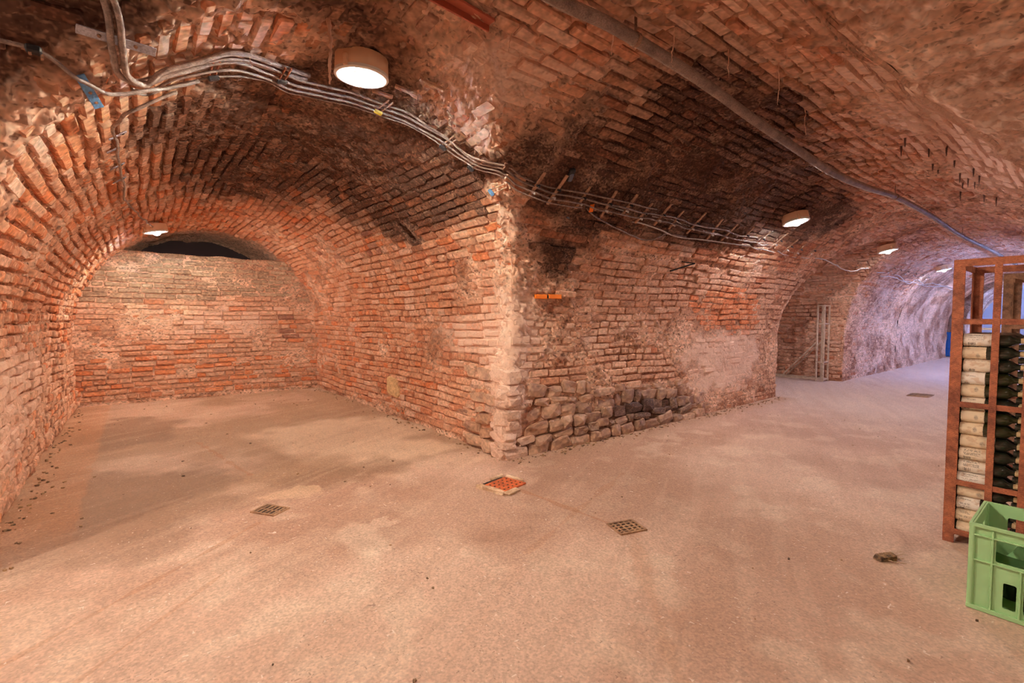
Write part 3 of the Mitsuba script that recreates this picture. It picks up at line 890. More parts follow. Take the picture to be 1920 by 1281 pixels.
# ------------------------------------------------------------------ pipe, cables, brackets
t = thing('pipe', 'thick brown pipe sagging along the crown of the tunnel vault', 'pipe')
pp = np.array([(-1.0, 1.6, 2.80), (.6, 1.6, 2.79), (1.517, 1.6, 2.785), (1.921, 1.6, 2.813), (2.381, 1.6, 2.810), (2.903, 1.6, 2.787), (3.329, 1.6, 2.751), (4.13, 1.6, 2.705),
               (4.947, 1.6, 2.665), (5.837, 1.6, 2.694), (6.987, 1.6, 2.77), (8.55, 1.6, 2.79), (10.8, 1.6, 2.75), (15.0, 1.6, 2.80), (18.5, 1.6, 2.80)])
put('tube', tube(spline(pp, 180), .031, 14), 'pipe_mat', t, True)
for x, z in ((.2, 2.79), (2.1, 2.813), (6.95, 2.77), (11.0, 2.75), (15.0, 2.80)):
    put('strap', join([lathe([(.031, -.012), (.036, -.012), (.036, .012), (.031, .012)], 20, (1, 0, 0), (x, 1.6, z)), cbox((x, 1.6, z + .09), (.02, .006, .13), .002)]), 'rust_dark_mat', t, 40)


def on_c(x, off):
    """A point on the chamber vault at x, off metres inside it -> z."""
    r = CR - off
    return CZ + math.sqrt(max(r * r - (x - CX) ** 2, 0))


def on_m(z, off):
    r = MR - off
    return MY + math.sqrt(max(r * r - (z - MZ) ** 2, 0))


# the run that follows the chamber's mouth and goes on along the tunnel wall
ARCH = [(.00, 3.04), (.08, 3.14), (.21, 3.07), (.43, 3.05), (.66, 3.12), (.87, 3.22), (1.13, 3.20), (1.33, 3.17), (1.54, 3.12), (1.79, 3.06), (2.03, 2.97)]


def att(p):
    """Moves points on an ideal vault to where its uneven surface is."""
    p = np.asarray(p, float)
    return p + wob(p)


def run(off, dy, dz, x_end, jit, seed, start=0):
    r = np.random.default_rng(seed)
    pts = [(x, y + dy + r.normal(0, jit), on_c(x, off) + dz) for x, y in ARCH[start:]]
    pts.append((2.20, 2.86 + dy * .5, 2.44 + dz - dy * .3))
    pts.append((2.36, 2.88 + dy * .3, 2.39 + dz - dy * .5))
    pts.append((2.62, on_m(2.36, off), 2.355 + dz - dy * .6))
    x = 3.1
    while x < x_end:
        z = 2.36 + dz - dy * .6 + r.normal(0, jit)
        y = on_m(z, off)
        if x > 8.75 and x < 12.0:
            y = y - .0
        pts.append((x, y, z))
        x += .45
    return pts


cables = [
    ('cable', run(.062, .000, -.010, 6.8, .010, 1), .0075, 'cable_mat', 'dark cable lowest in the bundle round the chamber mouth and pier'),
    ('cable', run(.066, -.055, .000, 6.6, .010, 2), .0085, 'cable_mat', 'dark cable in the middle of the bundle round the chamber mouth and pier'),
    ('cable', run(.070, -.105, .005, 4.4, .012, 3), .0075, 'cable_mat', 'dark cable on the tunnel side of the bundle round the chamber mouth and pier'),
    ('cable', run(.058, .060, -.010, 3.3, .012, 4), .006, 'cable_mat', 'thin dark cable innermost in the bundle under the chamber vault'),
]
for nm, pts, r, mt, lb in cables:
    k = put(nm, tube(att(spline(pts, 220)), r, 8), mt, None, True)
    tag(k, lb, 'cable', 'cables of the bundle round the pier')
# the two thick cables that come down from the crown on the left
for dx, lb in ((0.0, 'left one of two thick cables coming down the vault over the grey strip'), (.034, 'right one of two thick cables coming down the vault over the grey strip')):
    pts = [(-.16 + dx, 1.9, 2.82), (-.10 + dx, 2.37, 2.68), (-.075 + dx, 2.57, 2.58), (-.06 + dx, 2.71, 2.495), (-.03 + dx, 2.87, 2.455), (.03 + dx, 2.96, 2.475), (.13, 3.00 - dx*1.8, 2.55), (.24, 2.99 - dx*1.8, 2.62),
           (.43, 2.98 - dx*1.8, 2.735), (.66, 3.04 - dx*1.8, 2.80), (.87, 3.12 - dx*1.8, 2.835)]
    k = put('cable', tube(att(spline(pts, 110)), .0135, 10), 'cable_mat', None, True)
    tag(k, lb, 'cable', 'thick cables on the left')
pts = [(-.75, 2.75, 2.46), (-.39, 2.80, 2.455), (-.30, 2.80, 2.455), (-.158, 2.88, 2.40), (-.09, 2.98, 2.40), (-.03, 3.02, 2.43), (.05, 3.05, 2.48), (.16, 3.10, 2.545), (.3, 3.11, 2.64)]
k = put('cable', tube(att(spline(pts, 90)), .0095, 8), 'cable_mat', None, True)
tag(k, 'single dark cable crossing behind the blue strip at the left', 'cable')
pts = [(.20, 3.14, 2.555), (.06, 3.16, 2.46), (-.02, 3.17, 2.40), (-.055, 3.26, 2.385), (-.07, 3.5, 2.40), (-.055, 3.75, 2.42), (-.05, 4.05, 2.44), (-.045, 4.37, 2.45), (-.035, 5.0, 2.46), (-.03, 5.66, 2.47), (.05, 6.6, 2.52), (.15, 7.6, 2.57), (.22, 8.25, 2.60)]
k = put('cable', tube(att(spline(pts, 140)), .009, 8), 'cable_mat', None, True)
tag(k, 'dark cable dropping into the chamber and running to its far lamp', 'cable')
pts = [(3.18, 2.945, 2.36), (3.45, 3.01, 2.285), (3.75, 3.06, 2.235), (4.0, 3.085, 2.20), (4.24, 3.09, 2.195), (4.42, 3.05, 2.235), (4.55, 3.02, 2.28), (4.9, 3.0, 2.29)]
k = put('cable', tube(att(spline(pts, 70)), .008, 8), 'cable_mat', None, True)
tag(k, 'dark cable hanging in a loop below the brackets on the pier', 'cable')
W1 = [(3.3, 2.945, 2.40), (3.9, 2.93, 2.40), (4.4, 2.925, 2.405), (5.0, 2.935, 2.39), (5.6, 2.95, 2.37), (6.2, 2.95, 2.36), (6.8, 2.95, 2.36)]
W2 = [(3.9, 2.99, 2.32), (4.4, 3.0, 2.30), (4.75, 3.02, 2.275), (5.2, 3.0, 2.29), (5.8, 2.99, 2.30), (6.5, 2.98, 2.31), (7.1, 2.99, 2.30)]
W3 = [(7.2, 2.99, 2.335), (7.8, 3.02, 2.30), (8.4, 3.0, 2.32), (9.0, 2.96, 2.33), (9.6, 2.94, 2.25), (10.1, 2.93, 2.22), (10.6, 2.93, 2.28), (11.2, 2.95, 2.33)]
W4 = [(11.9, 3.0, 2.30), (12.6, 2.97, 2.34), (13.2, 2.97, 2.33), (13.8, 2.99, 2.28), (14.5, 3.03, 2.20), (15.2, 2.98, 2.33), (16.0, 3.02, 2.26), (17, 2.99, 2.32), (18, 3.0, 2.28), (19.2, 2.99, 2.31), (21, 3.0, 2.3)]
W5 = [(12.2, 3.02, 2.25), (13.0, 3.0, 2.28), (14.0, 3.02, 2.24), (15.0, 3.03, 2.25), (16.5, 3.02, 2.22), (18.0, 3.0, 2.26), (20, 3.02, 2.24)]
for pts, lb in ((W1, 'upper pale cable along the brackets above the pier'), (W2, 'lower pale cable along the brackets above the pier'), (W3, 'pale cable sagging across the niche mouth'),
                (W4, 'wavy pale cable along the far tunnel wall'), (W5, 'lower pale cable along the far tunnel wall')):
    k = put('pale_cable', tube(att(spline(pts, 110)), .008, 6), 'white_cable_mat', None, True)
    tag(k, lb, 'cable')

# brackets that carry the cables: flat strips with a clip
brk = [2.50, 2.74, 3.05, 3.36, 3.62, 3.90, 4.20, 4.50, 4.85, 5.25, 5.6, 6.0, 6.45, 6.9, 7.3, 7.75, 8.2, 12.4, 12.9, 13.5, 14.1, 14.8, 15.6]


def bracket(x, zc, ln, lb):
    t = thing('cable_bracket', lb, 'bracket', 'cable brackets along the tunnel vault')
    th = math.acos((zc - MZ) / MR)
    r = MR - .045
    c = np.array([x, MY + r * math.sin(th), MZ + r * math.cos(th)])
    c = att(c)
    d = np.array([rng.normal(0, .12), math.cos(th), -math.sin(th)])
    n = np.array([0, -math.sin(th), -math.cos(th)])
    p, q = c - d * ln * .55, c + d * ln * .45
    put('strip', bar(p, q, .030, .012, .002, n), 'wood_mat', t)
    for f in (.45, .72):
        o = p + (q - p) * f + n * .02
        put('clip', join([bar(o - [.02, 0, 0], o + [.02, 0, 0], .016, .012, .003, n), bar(o + n * .0, o + n * .022, .014, .012, .003, (1, 0, 0))]), 'white_cable_mat' if f > .5 else 'black_mat', t)


ORDB = 'first second third fourth fifth sixth seventh eighth ninth tenth eleventh twelfth thirteenth fourteenth fifteenth sixteenth seventeenth'.split()
for i, x in enumerate(brk):
    bracket(x, 2.43 + rng.normal(0, .012), .26 + rng.uniform(-.03, .05), f'narrow strip bracket above the pier, {ORDB[i]} from the corner' if x < 9 else f'narrow strip bracket beyond the niche, {ORDB[i - 17]} from the niche')
# brackets under the chamber's mouth
for x, y0, y1, mt, lb in ((.36, 2.95, 3.14, 'rust_mat', 'pair of rusty bracket prongs left of the nearest lamp'), (.74, 2.97, 3.16, 'rust_mat', 'pair of rusty bracket prongs close to the nearest lamp'),
                          (1.36, 2.98, 3.20, 'wood_mat', 'pale bracket with a yellow tie just right of the nearest lamp'), (1.80, 2.92, 3.15, 'wood_mat', 'pale bracket on the vault halfway down to the pier'),
                          (2.02, 2.90, 3.10, 'wood_mat', 'pale bracket on the vault lower down to the pier'), (2.22, 2.86, 3.06, 'wood_mat', 'pale bracket with a blue end at the pier edge')):
    t = thing('cable_bracket', lb, 'bracket')
    z = on_c(x, .062)
    n = np.array([CX - x, 0, CZ - z]); n /= np.linalg.norm(n)
    tx = np.cross([0, 1, 0], n)
    for s in (-.016, .016):
        put('prong', bar(att((x, y0, z)) + tx * s, att((x, y1, z)) + tx * s, .010, .012, .002, n), mt, t)
    put('clip', cbox(att((x, y1 - .03, z)) + n * .014, (.055, .03, .022), .004, [tx, [0, 1, 0], n]), 'yellow_mat' if x == 1.36 else ('blue_paint_mat' if x > 2.2 else 'black_mat'), t)
# small strips beside the cable in the chamber
for y, z, lb in ((3.78, 2.40, 'nearest'), (4.15, 2.42, 'second'), (4.62, 2.44, 'third'), (5.05, 2.455, 'farthest')):
    x = -.06
    t = thing('cable_clip', lb + ' of four small metal clips under the cable in the chamber', 'clip')
    zz = on_c(x, .035)
    n = np.array([CX - x, 0, CZ - zz]); n /= np.linalg.norm(n)
    tx = np.cross([0, 1, 0], n)
    put('strip', bar(att((x, y, zz)) - tx * .06, att((x, y, zz)) + tx * .05, .026, .006, .001, n), 'grey_metal_mat', t)
    put('screw', lathe([(0, 0), (.009, 0), (.008, .006), (0, .008)], 12, n, att((x, y, zz)) - tx * .035), 'black_mat', t)

# strips of metal on the left of the vault
def strip_thing(name, p, q, w, n, mt, lb, holes=2):
    t = thing(name, lb, 'strip')
    p, q = att(p), att(q)
    pk = put('plate', bar(p, q, w, .006, .0015, n), mt, t)
    p, q = np.asarray(p, float), np.asarray(q, float)
    for i in range(holes):
        o = p + (q - p) * (i + .6) / (holes + .2) + np.asarray(n) * .003
        put('screw', lathe([(0, 0), (.008, 0), (.007, .004), (0, .005)], 12, n, o), 'rust_dark_mat', pk)


strip_thing('metal_strip', (-.165, 2.68, 2.525), (.085, 2.735, 2.54), .040, np.array([0, -.58, -.81]), 'grey_metal_mat', 'grey metal strip across the vault behind the two thick cables')
strip_thing('metal_strip', (-.165, 2.86, 2.415), (-.125, 3.10, 2.375), .040, np.array([.35, -.55, -.75]), 'blue_paint_mat', 'short blue painted strip hanging at the edge of the chamber mouth', 3)
t = thing('cable_holder', 'rusty holder carrying the single cable at the far left of the vault', 'holder')
put('prong', bar((-.31, 2.84, 2.50), (-.30, 2.78, 2.43), .012, .010, .002, (1, 0, 0)), 'wood_mat', t)
put('prong', bar((-.27, 2.84, 2.50), (-.265, 2.78, 2.42), .012, .010, .002, (1, 0, 0)), 'wood_mat', t)
put('clamp', cbox((-.29, 2.79, 2.455), (.05, .04, .03), .006), 'black_mat', t)
# red beam end on the crown, wedges near the lamp
t = thing('steel_beam', 'red painted flat beam on the crown above the pier', 'beam')
put('web', bar((1.05, 1.97, 2.855), (1.455, 1.99, 2.845), .05, .014, .002), 'red_beam_mat', t)
put('flange', bar((1.05, 2.00, 2.838), (1.455, 2.02, 2.828), .012, .04, .002), 'red_beam_mat', t)
for p, q, lb in (((1.36, 2.60, 2.815), (1.52, 2.58, 2.775), 'small wooden wedge in the vault above and right of the nearest lamp'), ((1.30, 2.80, 2.83), (1.42, 2.76, 2.80), 'smaller wooden wedge just right of the nearest lamp'),
                 ((1.24, 2.98, 2.855), (1.36, 2.95, 2.835), 'thin wooden peg below and right of the nearest lamp')):
    k = put('wooden_wedge', bar(att(p) - [0, 0, .02], att(q) - [0, 0, .02], .028, .020, .004), 'wood_mat')
    tag(k, lb, 'wedge')
# dark fittings on the pier's vault
t = thing('dark_plate', 'slate dark rounded plate on the bricks above the brackets', 'plate')
m1 = bar((2.77, 2.70, 2.545), (2.82, 2.80, 2.48), .05, .03, .010, (0, -.6, -.8))
put('plate', m1, 'black_mat', t)
put('cover', bar((2.785, 2.725, 2.515), (2.82, 2.79, 2.475), .036, .02, .008, (0, -.6, -.8)), 'slate_mat', t)
t = thing('round_fitting', 'small round dark fitting below the cable bundle on the pier', 'fitting')
put('base', lathe([(0, 0), (.040, 0), (.038, .012), (.024, .016), (0, .016)], 20, (-.1, -.75, -.55), (3.07, 3.075, 2.265)), 'black_mat', t, 40)
put('cap', lathe([(0, .016), (.022, .016), (.018, .028), (0, .03)], 20, (-.1, -.75, -.55), (3.07, 3.075, 2.265)), 'slate_mat', t, 40)
k = put('cable_tag', bar((3.235, 2.91, 2.375), (3.255, 2.95, 2.315), .045, .010, .003, (0, -.7, -.7)), 'orange_mat')
tag(k, 'bright orange tag on the cable bundle above the pier', 'tag')
t = thing('orange_tile', 'bright orange flat strip set in the peeling pier wall', 'tile')
put('strip', cbox((3.08, 3.425, 1.567), (.145, .03, .042), .004), 'orange_mat', t)
put('strip', cbox((3.26, 3.422, 1.572), (.170, .03, .042), .004), 'orange_mat', t)
put('gap_filler', cbox((3.168, 3.430, 1.569), (.03, .03, .03), .004), 'black_mat', t)
t = thing('iron_hook', 'black iron hook sticking out of the pier below the niche end', 'hook')
put('arm', bar((5.00, 3.27, 1.92), (5.30, 3.13, 2.02), .018, .016, .003), 'black_mat', t)
put('pin', bar((5.30, 3.13, 2.02), (5.22, 3.33, 2.06), .012, .012, .003), 'black_mat', t)

# hanging dirt strings and drips
def dirt_string(x, y, z, ln, r, lb, sd):
    g = np.random.default_rng(sd)
    n = max(10, int(ln / .012))
    tt = np.linspace(0, 1, n)
    pts = np.stack([x + .010 * np.cumsum(g.normal(0, .25, n)), y + .010 * np.cumsum(g.normal(0, .25, n)), z - ln * tt], 1)
    k = put('dirt_string', tube(pts, r * (1 - .6 * tt) * (1 + .45 * g.uniform(-1, 1, n)), 6), 'dust_mat', None, True)
    tag(k, lb, 'hanging string')


dirt_string(.80, 2.46, 2.85, .345, .011, 'thick crusty string hanging just left of the nearest lamp', 5)
for x, y, z, ln, lb in ((1.60, 2.02, 2.86, .10, 'thin dirt string hanging beside the red beam'), (2.05, 1.72, 2.90, .13, 'thin dirt string hanging left of the pipe near the frame top'), (2.3, 1.50, 2.90, .17, 'thin dirt string hanging right of the pipe near the frame top'),
                        (2.72, 1.42, 2.90, .16, 'thin dirt string hanging mid-vault right of the pipe'), (3.05, 1.28, 2.88, .25, 'longest thin dirt string right of the pipe'), (3.9, 1.45, 2.90, .2, 'thin dirt string hanging behind the pipe above the second lamp'), (.53, 2.92, 2.80, .10, 'short dirt string between the rusty prongs')):
    dirt_string(x, y, z, ln, .0035, lb, int(x * 100))
for i in range(16):
    x, th = rng.uniform(5.0, 8.2), -rng.uniform(.18, .42)
    y, z = MY + (MR - .02) * math.sin(th), MZ + (MR - .02) * math.cos(th)
    ln = rng.uniform(.05, .10)
    k = put('mortar_drip', tube([(x, y, z + .02), (x, y, z - ln * .5), (x + .004, y, z - ln)], [.009, .006, .002], 6), 'drip_mat', None, True)
    tag(k, 'small dark drip hanging from the right side of the tunnel vault', 'drip', 'drips on the right of the vault')

# ------------------------------------------------------------------ floor: drains, plate, debris
def quad_frame(c, u, L, W):
    u = np.array([u[0], u[1], 0.0]); u /= np.linalg.norm(u)
    v = np.array([-u[1], u[0], 0.0])
    return lambda a, b, z: np.array([c[0], c[1], z]) + u * a + v * b, np.array([u, v, [0, 0, 1.0]])


def grate(c, u, L, W, nu, nv, lb, cat='drain'):
    t = thing('floor_drain', lb, cat)
    P, ax = quad_frame(c, u, L, W)
    put('pit_shade', cbox(P(0, 0, .001), (L - .01, W - .01, .010), .001, ax), 'pit_shade_mat', t)  # flat dark plate painting the shade below the bars
    for s in (-1, 1):
        put('frame_bar', cbox(P(0, s * (W / 2 - .007), .006), (L, .014, .014), .002, ax), 'drain_mat', t)
        put('frame_bar', cbox(P(s * (L / 2 - .007), 0, .006), (.014, W - .028, .014), .002, ax), 'drain_mat', t)
    for i in range(1, nu):
        put('cross_bar', cbox(P(-L / 2 + L * i / nu, 0, .005), (.013, W - .028, .012), .002, ax), 'drain_mat', t)
    for i in range(1, nv):
        put('long_bar', cbox(P(0, -W / 2 + W * i / nv, .0055), (L - .028, .012, .012), .002, ax), 'drain_mat', t)


grate((.711, 3.63), (.118, .078), .15, .21, 2, 6, 'small rusty drain grate nearest the chamber mouth')
grate((2.455, 1.895), (.16, -.05), .20, .17, 5, 5, 'square floor drain grate with rows of square holes')
grate((10.82, 2.03), (1, 0), .42, .30, 6, 5, 'distant drain grate in the floor of the tunnel')
t = thing('floor_plate', 'red perforated plate sunk in a broken plaster rim before the pier corner', 'floor plate')
P, ax = quad_frame((2.32, 3.01), (.26, .056), .27, .24)
plate = cbox(P(0, 0, .006), (.27, .23, .014), .003, ax)
pk = put('plate', plate, 'red_plate_mat', t)
for i in range(5):
    for j in range(4):
        put('hole_shade', lathe([(0, .0012), (.008, .0012), (.008, 0), (0, 0)], 10, (0, 0, 1), P(-.10 + .05 * i, -.08 + .05 * j, .0128)), 'pit_shade_mat', pk)  # flat dark discs paint the shade in the perforations
put('pit_edge_shade', cbox(P(-.02, .128, .005), (.26, .03, .012), .002, ax), 'pit_shade_mat', t)  # dark strip painting shade along the sunken edge
for a, b, L, W, hgt in ((-.16, -.02, .06, .22, .022), (-.09, -.15, .17, .07, .016), (.16, .03, .035, .2, .018), (.08, .15, .16, .03, .022), (-.17, .10, .05, .08, .026)):
    put('rim_lump', (stone_verts(P(a, b, .004)[None], ax[None], np.array([[L / 2, W / 2, hgt]]))[0], ST_F), 'rim_mat', t)

t = thing('debris', 'lump of dark debris with straw on the floor before the crate', 'debris')
put('lump', (stone_verts(np.array([[3.27, .735, .012]]), frame_of((.55, -.25, 0))[None], np.array([[.062, .028, .016]]))[0], ST_F), 'debris_mat', t)
for i in range(7):
    a = rng.uniform(0, 6.28)
    o = np.array([3.27, .735, .012]) + [.04 * math.cos(a), .03 * math.sin(a), 0]
    d = np.array([.55, -.35, 0]) + rng.normal(0, .3, 3) * [1, 1, .15]
    put('straw', tube([o, o + d * .06, o + d * .12 + [0, 0, .004]], .0016, 5), 'rim_mat', t, True)
lumps = []
for x, y in rng.uniform((.2, .3), (8.5, 3.3), (110, 2)):
    r = rng.uniform(.0015, .005)
    lumps.append((stone_verts(np.array([[x, y, r * .5]]), frame_of((rng.normal(), rng.normal(), 0))[None], np.array([[r * 1.6, r, r * .7]]))[0]))
for x, y in rng.uniform((-.6, 3.6), (2.7, 9.4), (60, 2)):
    r = rng.uniform(.003, .008)
    lumps.append((stone_verts(np.array([[x, y, r * .5]]), frame_of((rng.normal(), rng.normal(), 0))[None], np.array([[r * 1.6, r, r * .7]]))[0]))
for k in range(420):
    w = rng.random()
    if w < .5:
        x, y = rng.uniform(2.7, 8.7), 3.50 - abs(rng.normal(0, .07))
    elif w < .75:
        x, y = CX + CR - .03 - abs(rng.normal(0, .06)), rng.uniform(3.5, 9.5)
    else:
        x, y = CX - CR + .04 + abs(rng.normal(0, .06)), rng.uniform(3.4, 9.5)
    r = rng.uniform(.003, .010)
    lumps.append((stone_verts(np.array([[x, y, r * .5]]), frame_of((rng.normal(), rng.normal(), 0))[None], np.array([[r * 1.4, r, r * .8]]))[0]))
k = put('floor_grit', (np.concatenate(lumps), (ST_F[None] + (np.arange(len(lumps)) * len(ST_V))[:, None, None]).reshape(-1, 3)), 'debris_mat')
labels[k] = {'label': 'crumbs of brick and dirt scattered on the concrete floor and along the walls', 'category': 'grit', 'kind': 'stuff'}

# ------------------------------------------------------------------ steel frame leaning in the niche
t = thing('steel_frame', 'tall bare steel frame with diagonal struts standing in the niche', 'steel frame')
X0, X1 = 11.58, 11.86
for x, y in ((X0, 3.80), (X0, 3.93), (X1, 3.80), (X1, 3.93)):
    put('post', bar((x, y, 0), (x, y, 1.66), .032, .032, .003, (1, 0, 0)), 'steel_mat', t)
for x in (X0, X1):
    put('base_rail', bar((x, 3.78, .05), (x, 4.98, .05), .035, .035, .003), 'steel_mat', t)
    put('diagonal', bar((x, 3.94, .85), (x, 4.62, .07), .026, .026, .003), 'steel_mat', t)
for y in (3.80, 4.95):
    put('cross_rail', bar((X0, y, .05), (X1, y, .05), .03, .03, .003), 'steel_mat', t)
for z in (.42, 1.25, 1.64):
    put('cross_rail', bar((X0, 3.80, z), (X1, 3.80, z), .028, .028, .003), 'steel_mat', t)
    put('cross_rail', bar((X0, 3.80, z), (X0, 3.93, z), .028, .028, .003, (0, 0, 1)), 'steel_mat', t)

# ------------------------------------------------------------------ wine racks
RX, RY, RW, RD, RH = 3.83, .585, 1.25, .66, 1.70


def rack(x, y, w, d, hgt, mt, lb, zs, front):
    t = thing('wine_rack', lb, 'wine rack')

    def angle(px, py, sx, sy):
        put('post', join([cbox((px + sx * .025, py, hgt / 2), (.05, .006, hgt), .001), cbox((px, py + sy * .025, hgt / 2), (.006, .05, hgt), .001)]), mt, t)
    angle(x, y, 1, -1)
    angle(x + d, y, -1, -1)
    angle(x, y - w, 1, 1)
    angle(x + d, y - w, -1, 1)
    for z in zs:
        put('front_rail', bar((x - .002, y, z), (x - .002, y - w, z), .006, .032, .001), mt, t)
        put('back_rail', bar((x + d, y, z), (x + d, y - w, z), .006, .032, .001), mt, t)
        for yy in (y - .004, y - w + .004):
            put('side_rail', bar((x, yy, z), (x + d, yy, z), .006, .032, .001), mt, t)
    put('top_rail', bar((x - .003, y, hgt - .02), (x - .003, y - w, hgt - .02), .008, .042, .001), mt, t)
    put('top_rail', bar((x + d, y, hgt - .02), (x + d, y - w, hgt - .02), .008, .042, .001), mt, t)
    for yy in (y - .004, y - w + .004):
        put('top_rail', bar((x, yy, hgt - .02), (x + d, yy, hgt - .02), .008, .042, .001), mt, t)
    for yy in front:
        put('upright', cbox((x - .006, yy, hgt / 2), (.006, .032, hgt - .06), .001), mt, t)
    put('bottom_shelf', cbox((x + d / 2, y - w / 2, .055), (d - .02, w - .02, .006), .001), mt, t)
    return t


rack(RX, RY, RW, RD, RH, 'rust_mat', 'rust red steel rack stacked with wine bottles at the right', (.075, .375, .845, 1.335), (RY - .187, RY - .318, RY - .62, RY - .80))
rack(5.30, .52, 1.2, .6, 1.70, 'rust_dark_mat', 'darker steel rack standing behind the bottle rack', (.08, .60, 1.29), (.52 - .42,))

# bottles: body profile along +z from the base
BP = [(0, .012), (.020, .004), (.034, 0), (.0365, .004), (.0368, .184), (.0360, .197), (.0325, .209), (.0245, .220), (.0170, .229), (.0146, .240), (.0140, .270)]
CP = [(.0147, .250), (.0150, .258), (.0150, .288), (.0163, .289), (.0163, .301), (.0150, .303), (0, .303)]


def bottle(x, y, z, sgn, lb, group=None, lab=True, olive=False, kind=0, spin=0.0, parts=True):
    """A bottle lying along y: its base at y, its neck towards sgn * y."""
    t = thing('wine_bottle', lb, 'wine bottle', group)
    ax = (0, sgn, 0)
    put('glass', lathe(BP + [(.0140, .272)], 24, ax, (x, y, z)), 'bottle_olive_mat' if olive else 'bottle_mat', t, 35)
    put('capsule', lathe(CP, 20, ax, (x, y, z)), 'bottle_mat' if sgn > 0 else 'capsule_mat', t, 35)
    if lab:
        # the label wraps the side that faces the front of the rack
        long_ = kind % 3 == 0
        z0, z1 = .018, (.165 if long_ else .118)
        nu, nv = 6, 16
        half = math.radians(98)
        U, Vv = np.meshgrid(np.linspace(0, 1, nu), np.linspace(0, 1, nv), indexing='ij')
        ang = math.pi + half * (1 - 2 * Vv) + spin
        P = np.stack([x + .0373 * np.cos(ang), y + sgn * (z0 + (z1 - z0) * U), z - .0373 * np.sin(ang)], -1).reshape(-1, 3)
        i, j = np.meshgrid(np.arange(nu - 1), np.arange(nv - 1), indexing='ij')
        q = np.stack([i * nv + j, (i + 1) * nv + j, (i + 1) * nv + j + 1, i * nv + j + 1], -1).reshape(-1, 4)
        if sgn < 0:
            q = q[:, ::-1]
        uv = np.stack([U, np.clip(1 - Vv, .001, .999) + 2 * kind], -1).reshape(-1, 2)
        put('paper_label', (P, q), 'label_mat', t, True, uv=uv)
    return t


ORD = ['topmost', 'second', 'third', 'fourth', 'fifth', 'sixth', 'seventh', 'eighth', 'ninth', 'tenth', 'eleventh', 'twelfth', 'thirteenth', 'fourteenth', 'fifteenth', 'lowest']
PITCH_B = .0752
KINDS = [9, 1, 12, 2, 4, 5, 7, 8, 3, 6, 15, 9, 18, 10, 11, 13]
for r in range(16):
    z = .062 + .037 + (15 - r) * PITCH_B
    dx = .046 + .004 * rng.random()
    bottle(RX + dx, RY - .030 - .008 * rng.random(), z, -1, f'labelled dark wine bottle, {ORD[r]} from the top in the rack front column' if r not in (0, 15) else f'labelled dark wine bottle, {ORD[r]} in the rack front column',
           None, True, r in (3, 4, 6, 7), KINDS[r], rng.normal(0, .18) - (.5 if r in (1,) else 0))
    if r:
        bottle(RX + dx + .006, RY - .578, z + PITCH_B / 2, 1, f'dark bottle facing the other way, {ORD[r]} gap from the top between the front necks', 'bottles lying the other way in the rack', False, False, r)
for k in range(1, 7):
    bottle(RX + .046 + k * .0765, RY - .032 - .008 * rng.random(), .099 + 15 * PITCH_B, -1, f'dark bottle lying in the top layer of the rack, {ORD[k]} from the front', 'bottles in the top layer of the rack', False)
for r in range(1, 16):
    bottle(RX + .1275, RY - .578, .099 + (15 - r) * PITCH_B + PITCH_B / 2, 1, f'dark bottle deeper in the rack facing the other way, {ORD[r]} gap from the top', 'deeper bottles lying the other way in the rack', False, False, r)
    bottle(RX + .1235, RY - .034, .099 + (15 - r) * PITCH_B, -1, f'dark bottle behind the labelled front column, {ORD[r]} from the top' if r < 15 else 'dark bottle behind the labelled front column, lowest of all', 'second column of bottles in the rack', False)

# ------------------------------------------------------------------ green crate
GX, GY, GL, GW, GH = 3.03, .36, .40, .62, .40     # near left corner, depth along x, width along -y, height


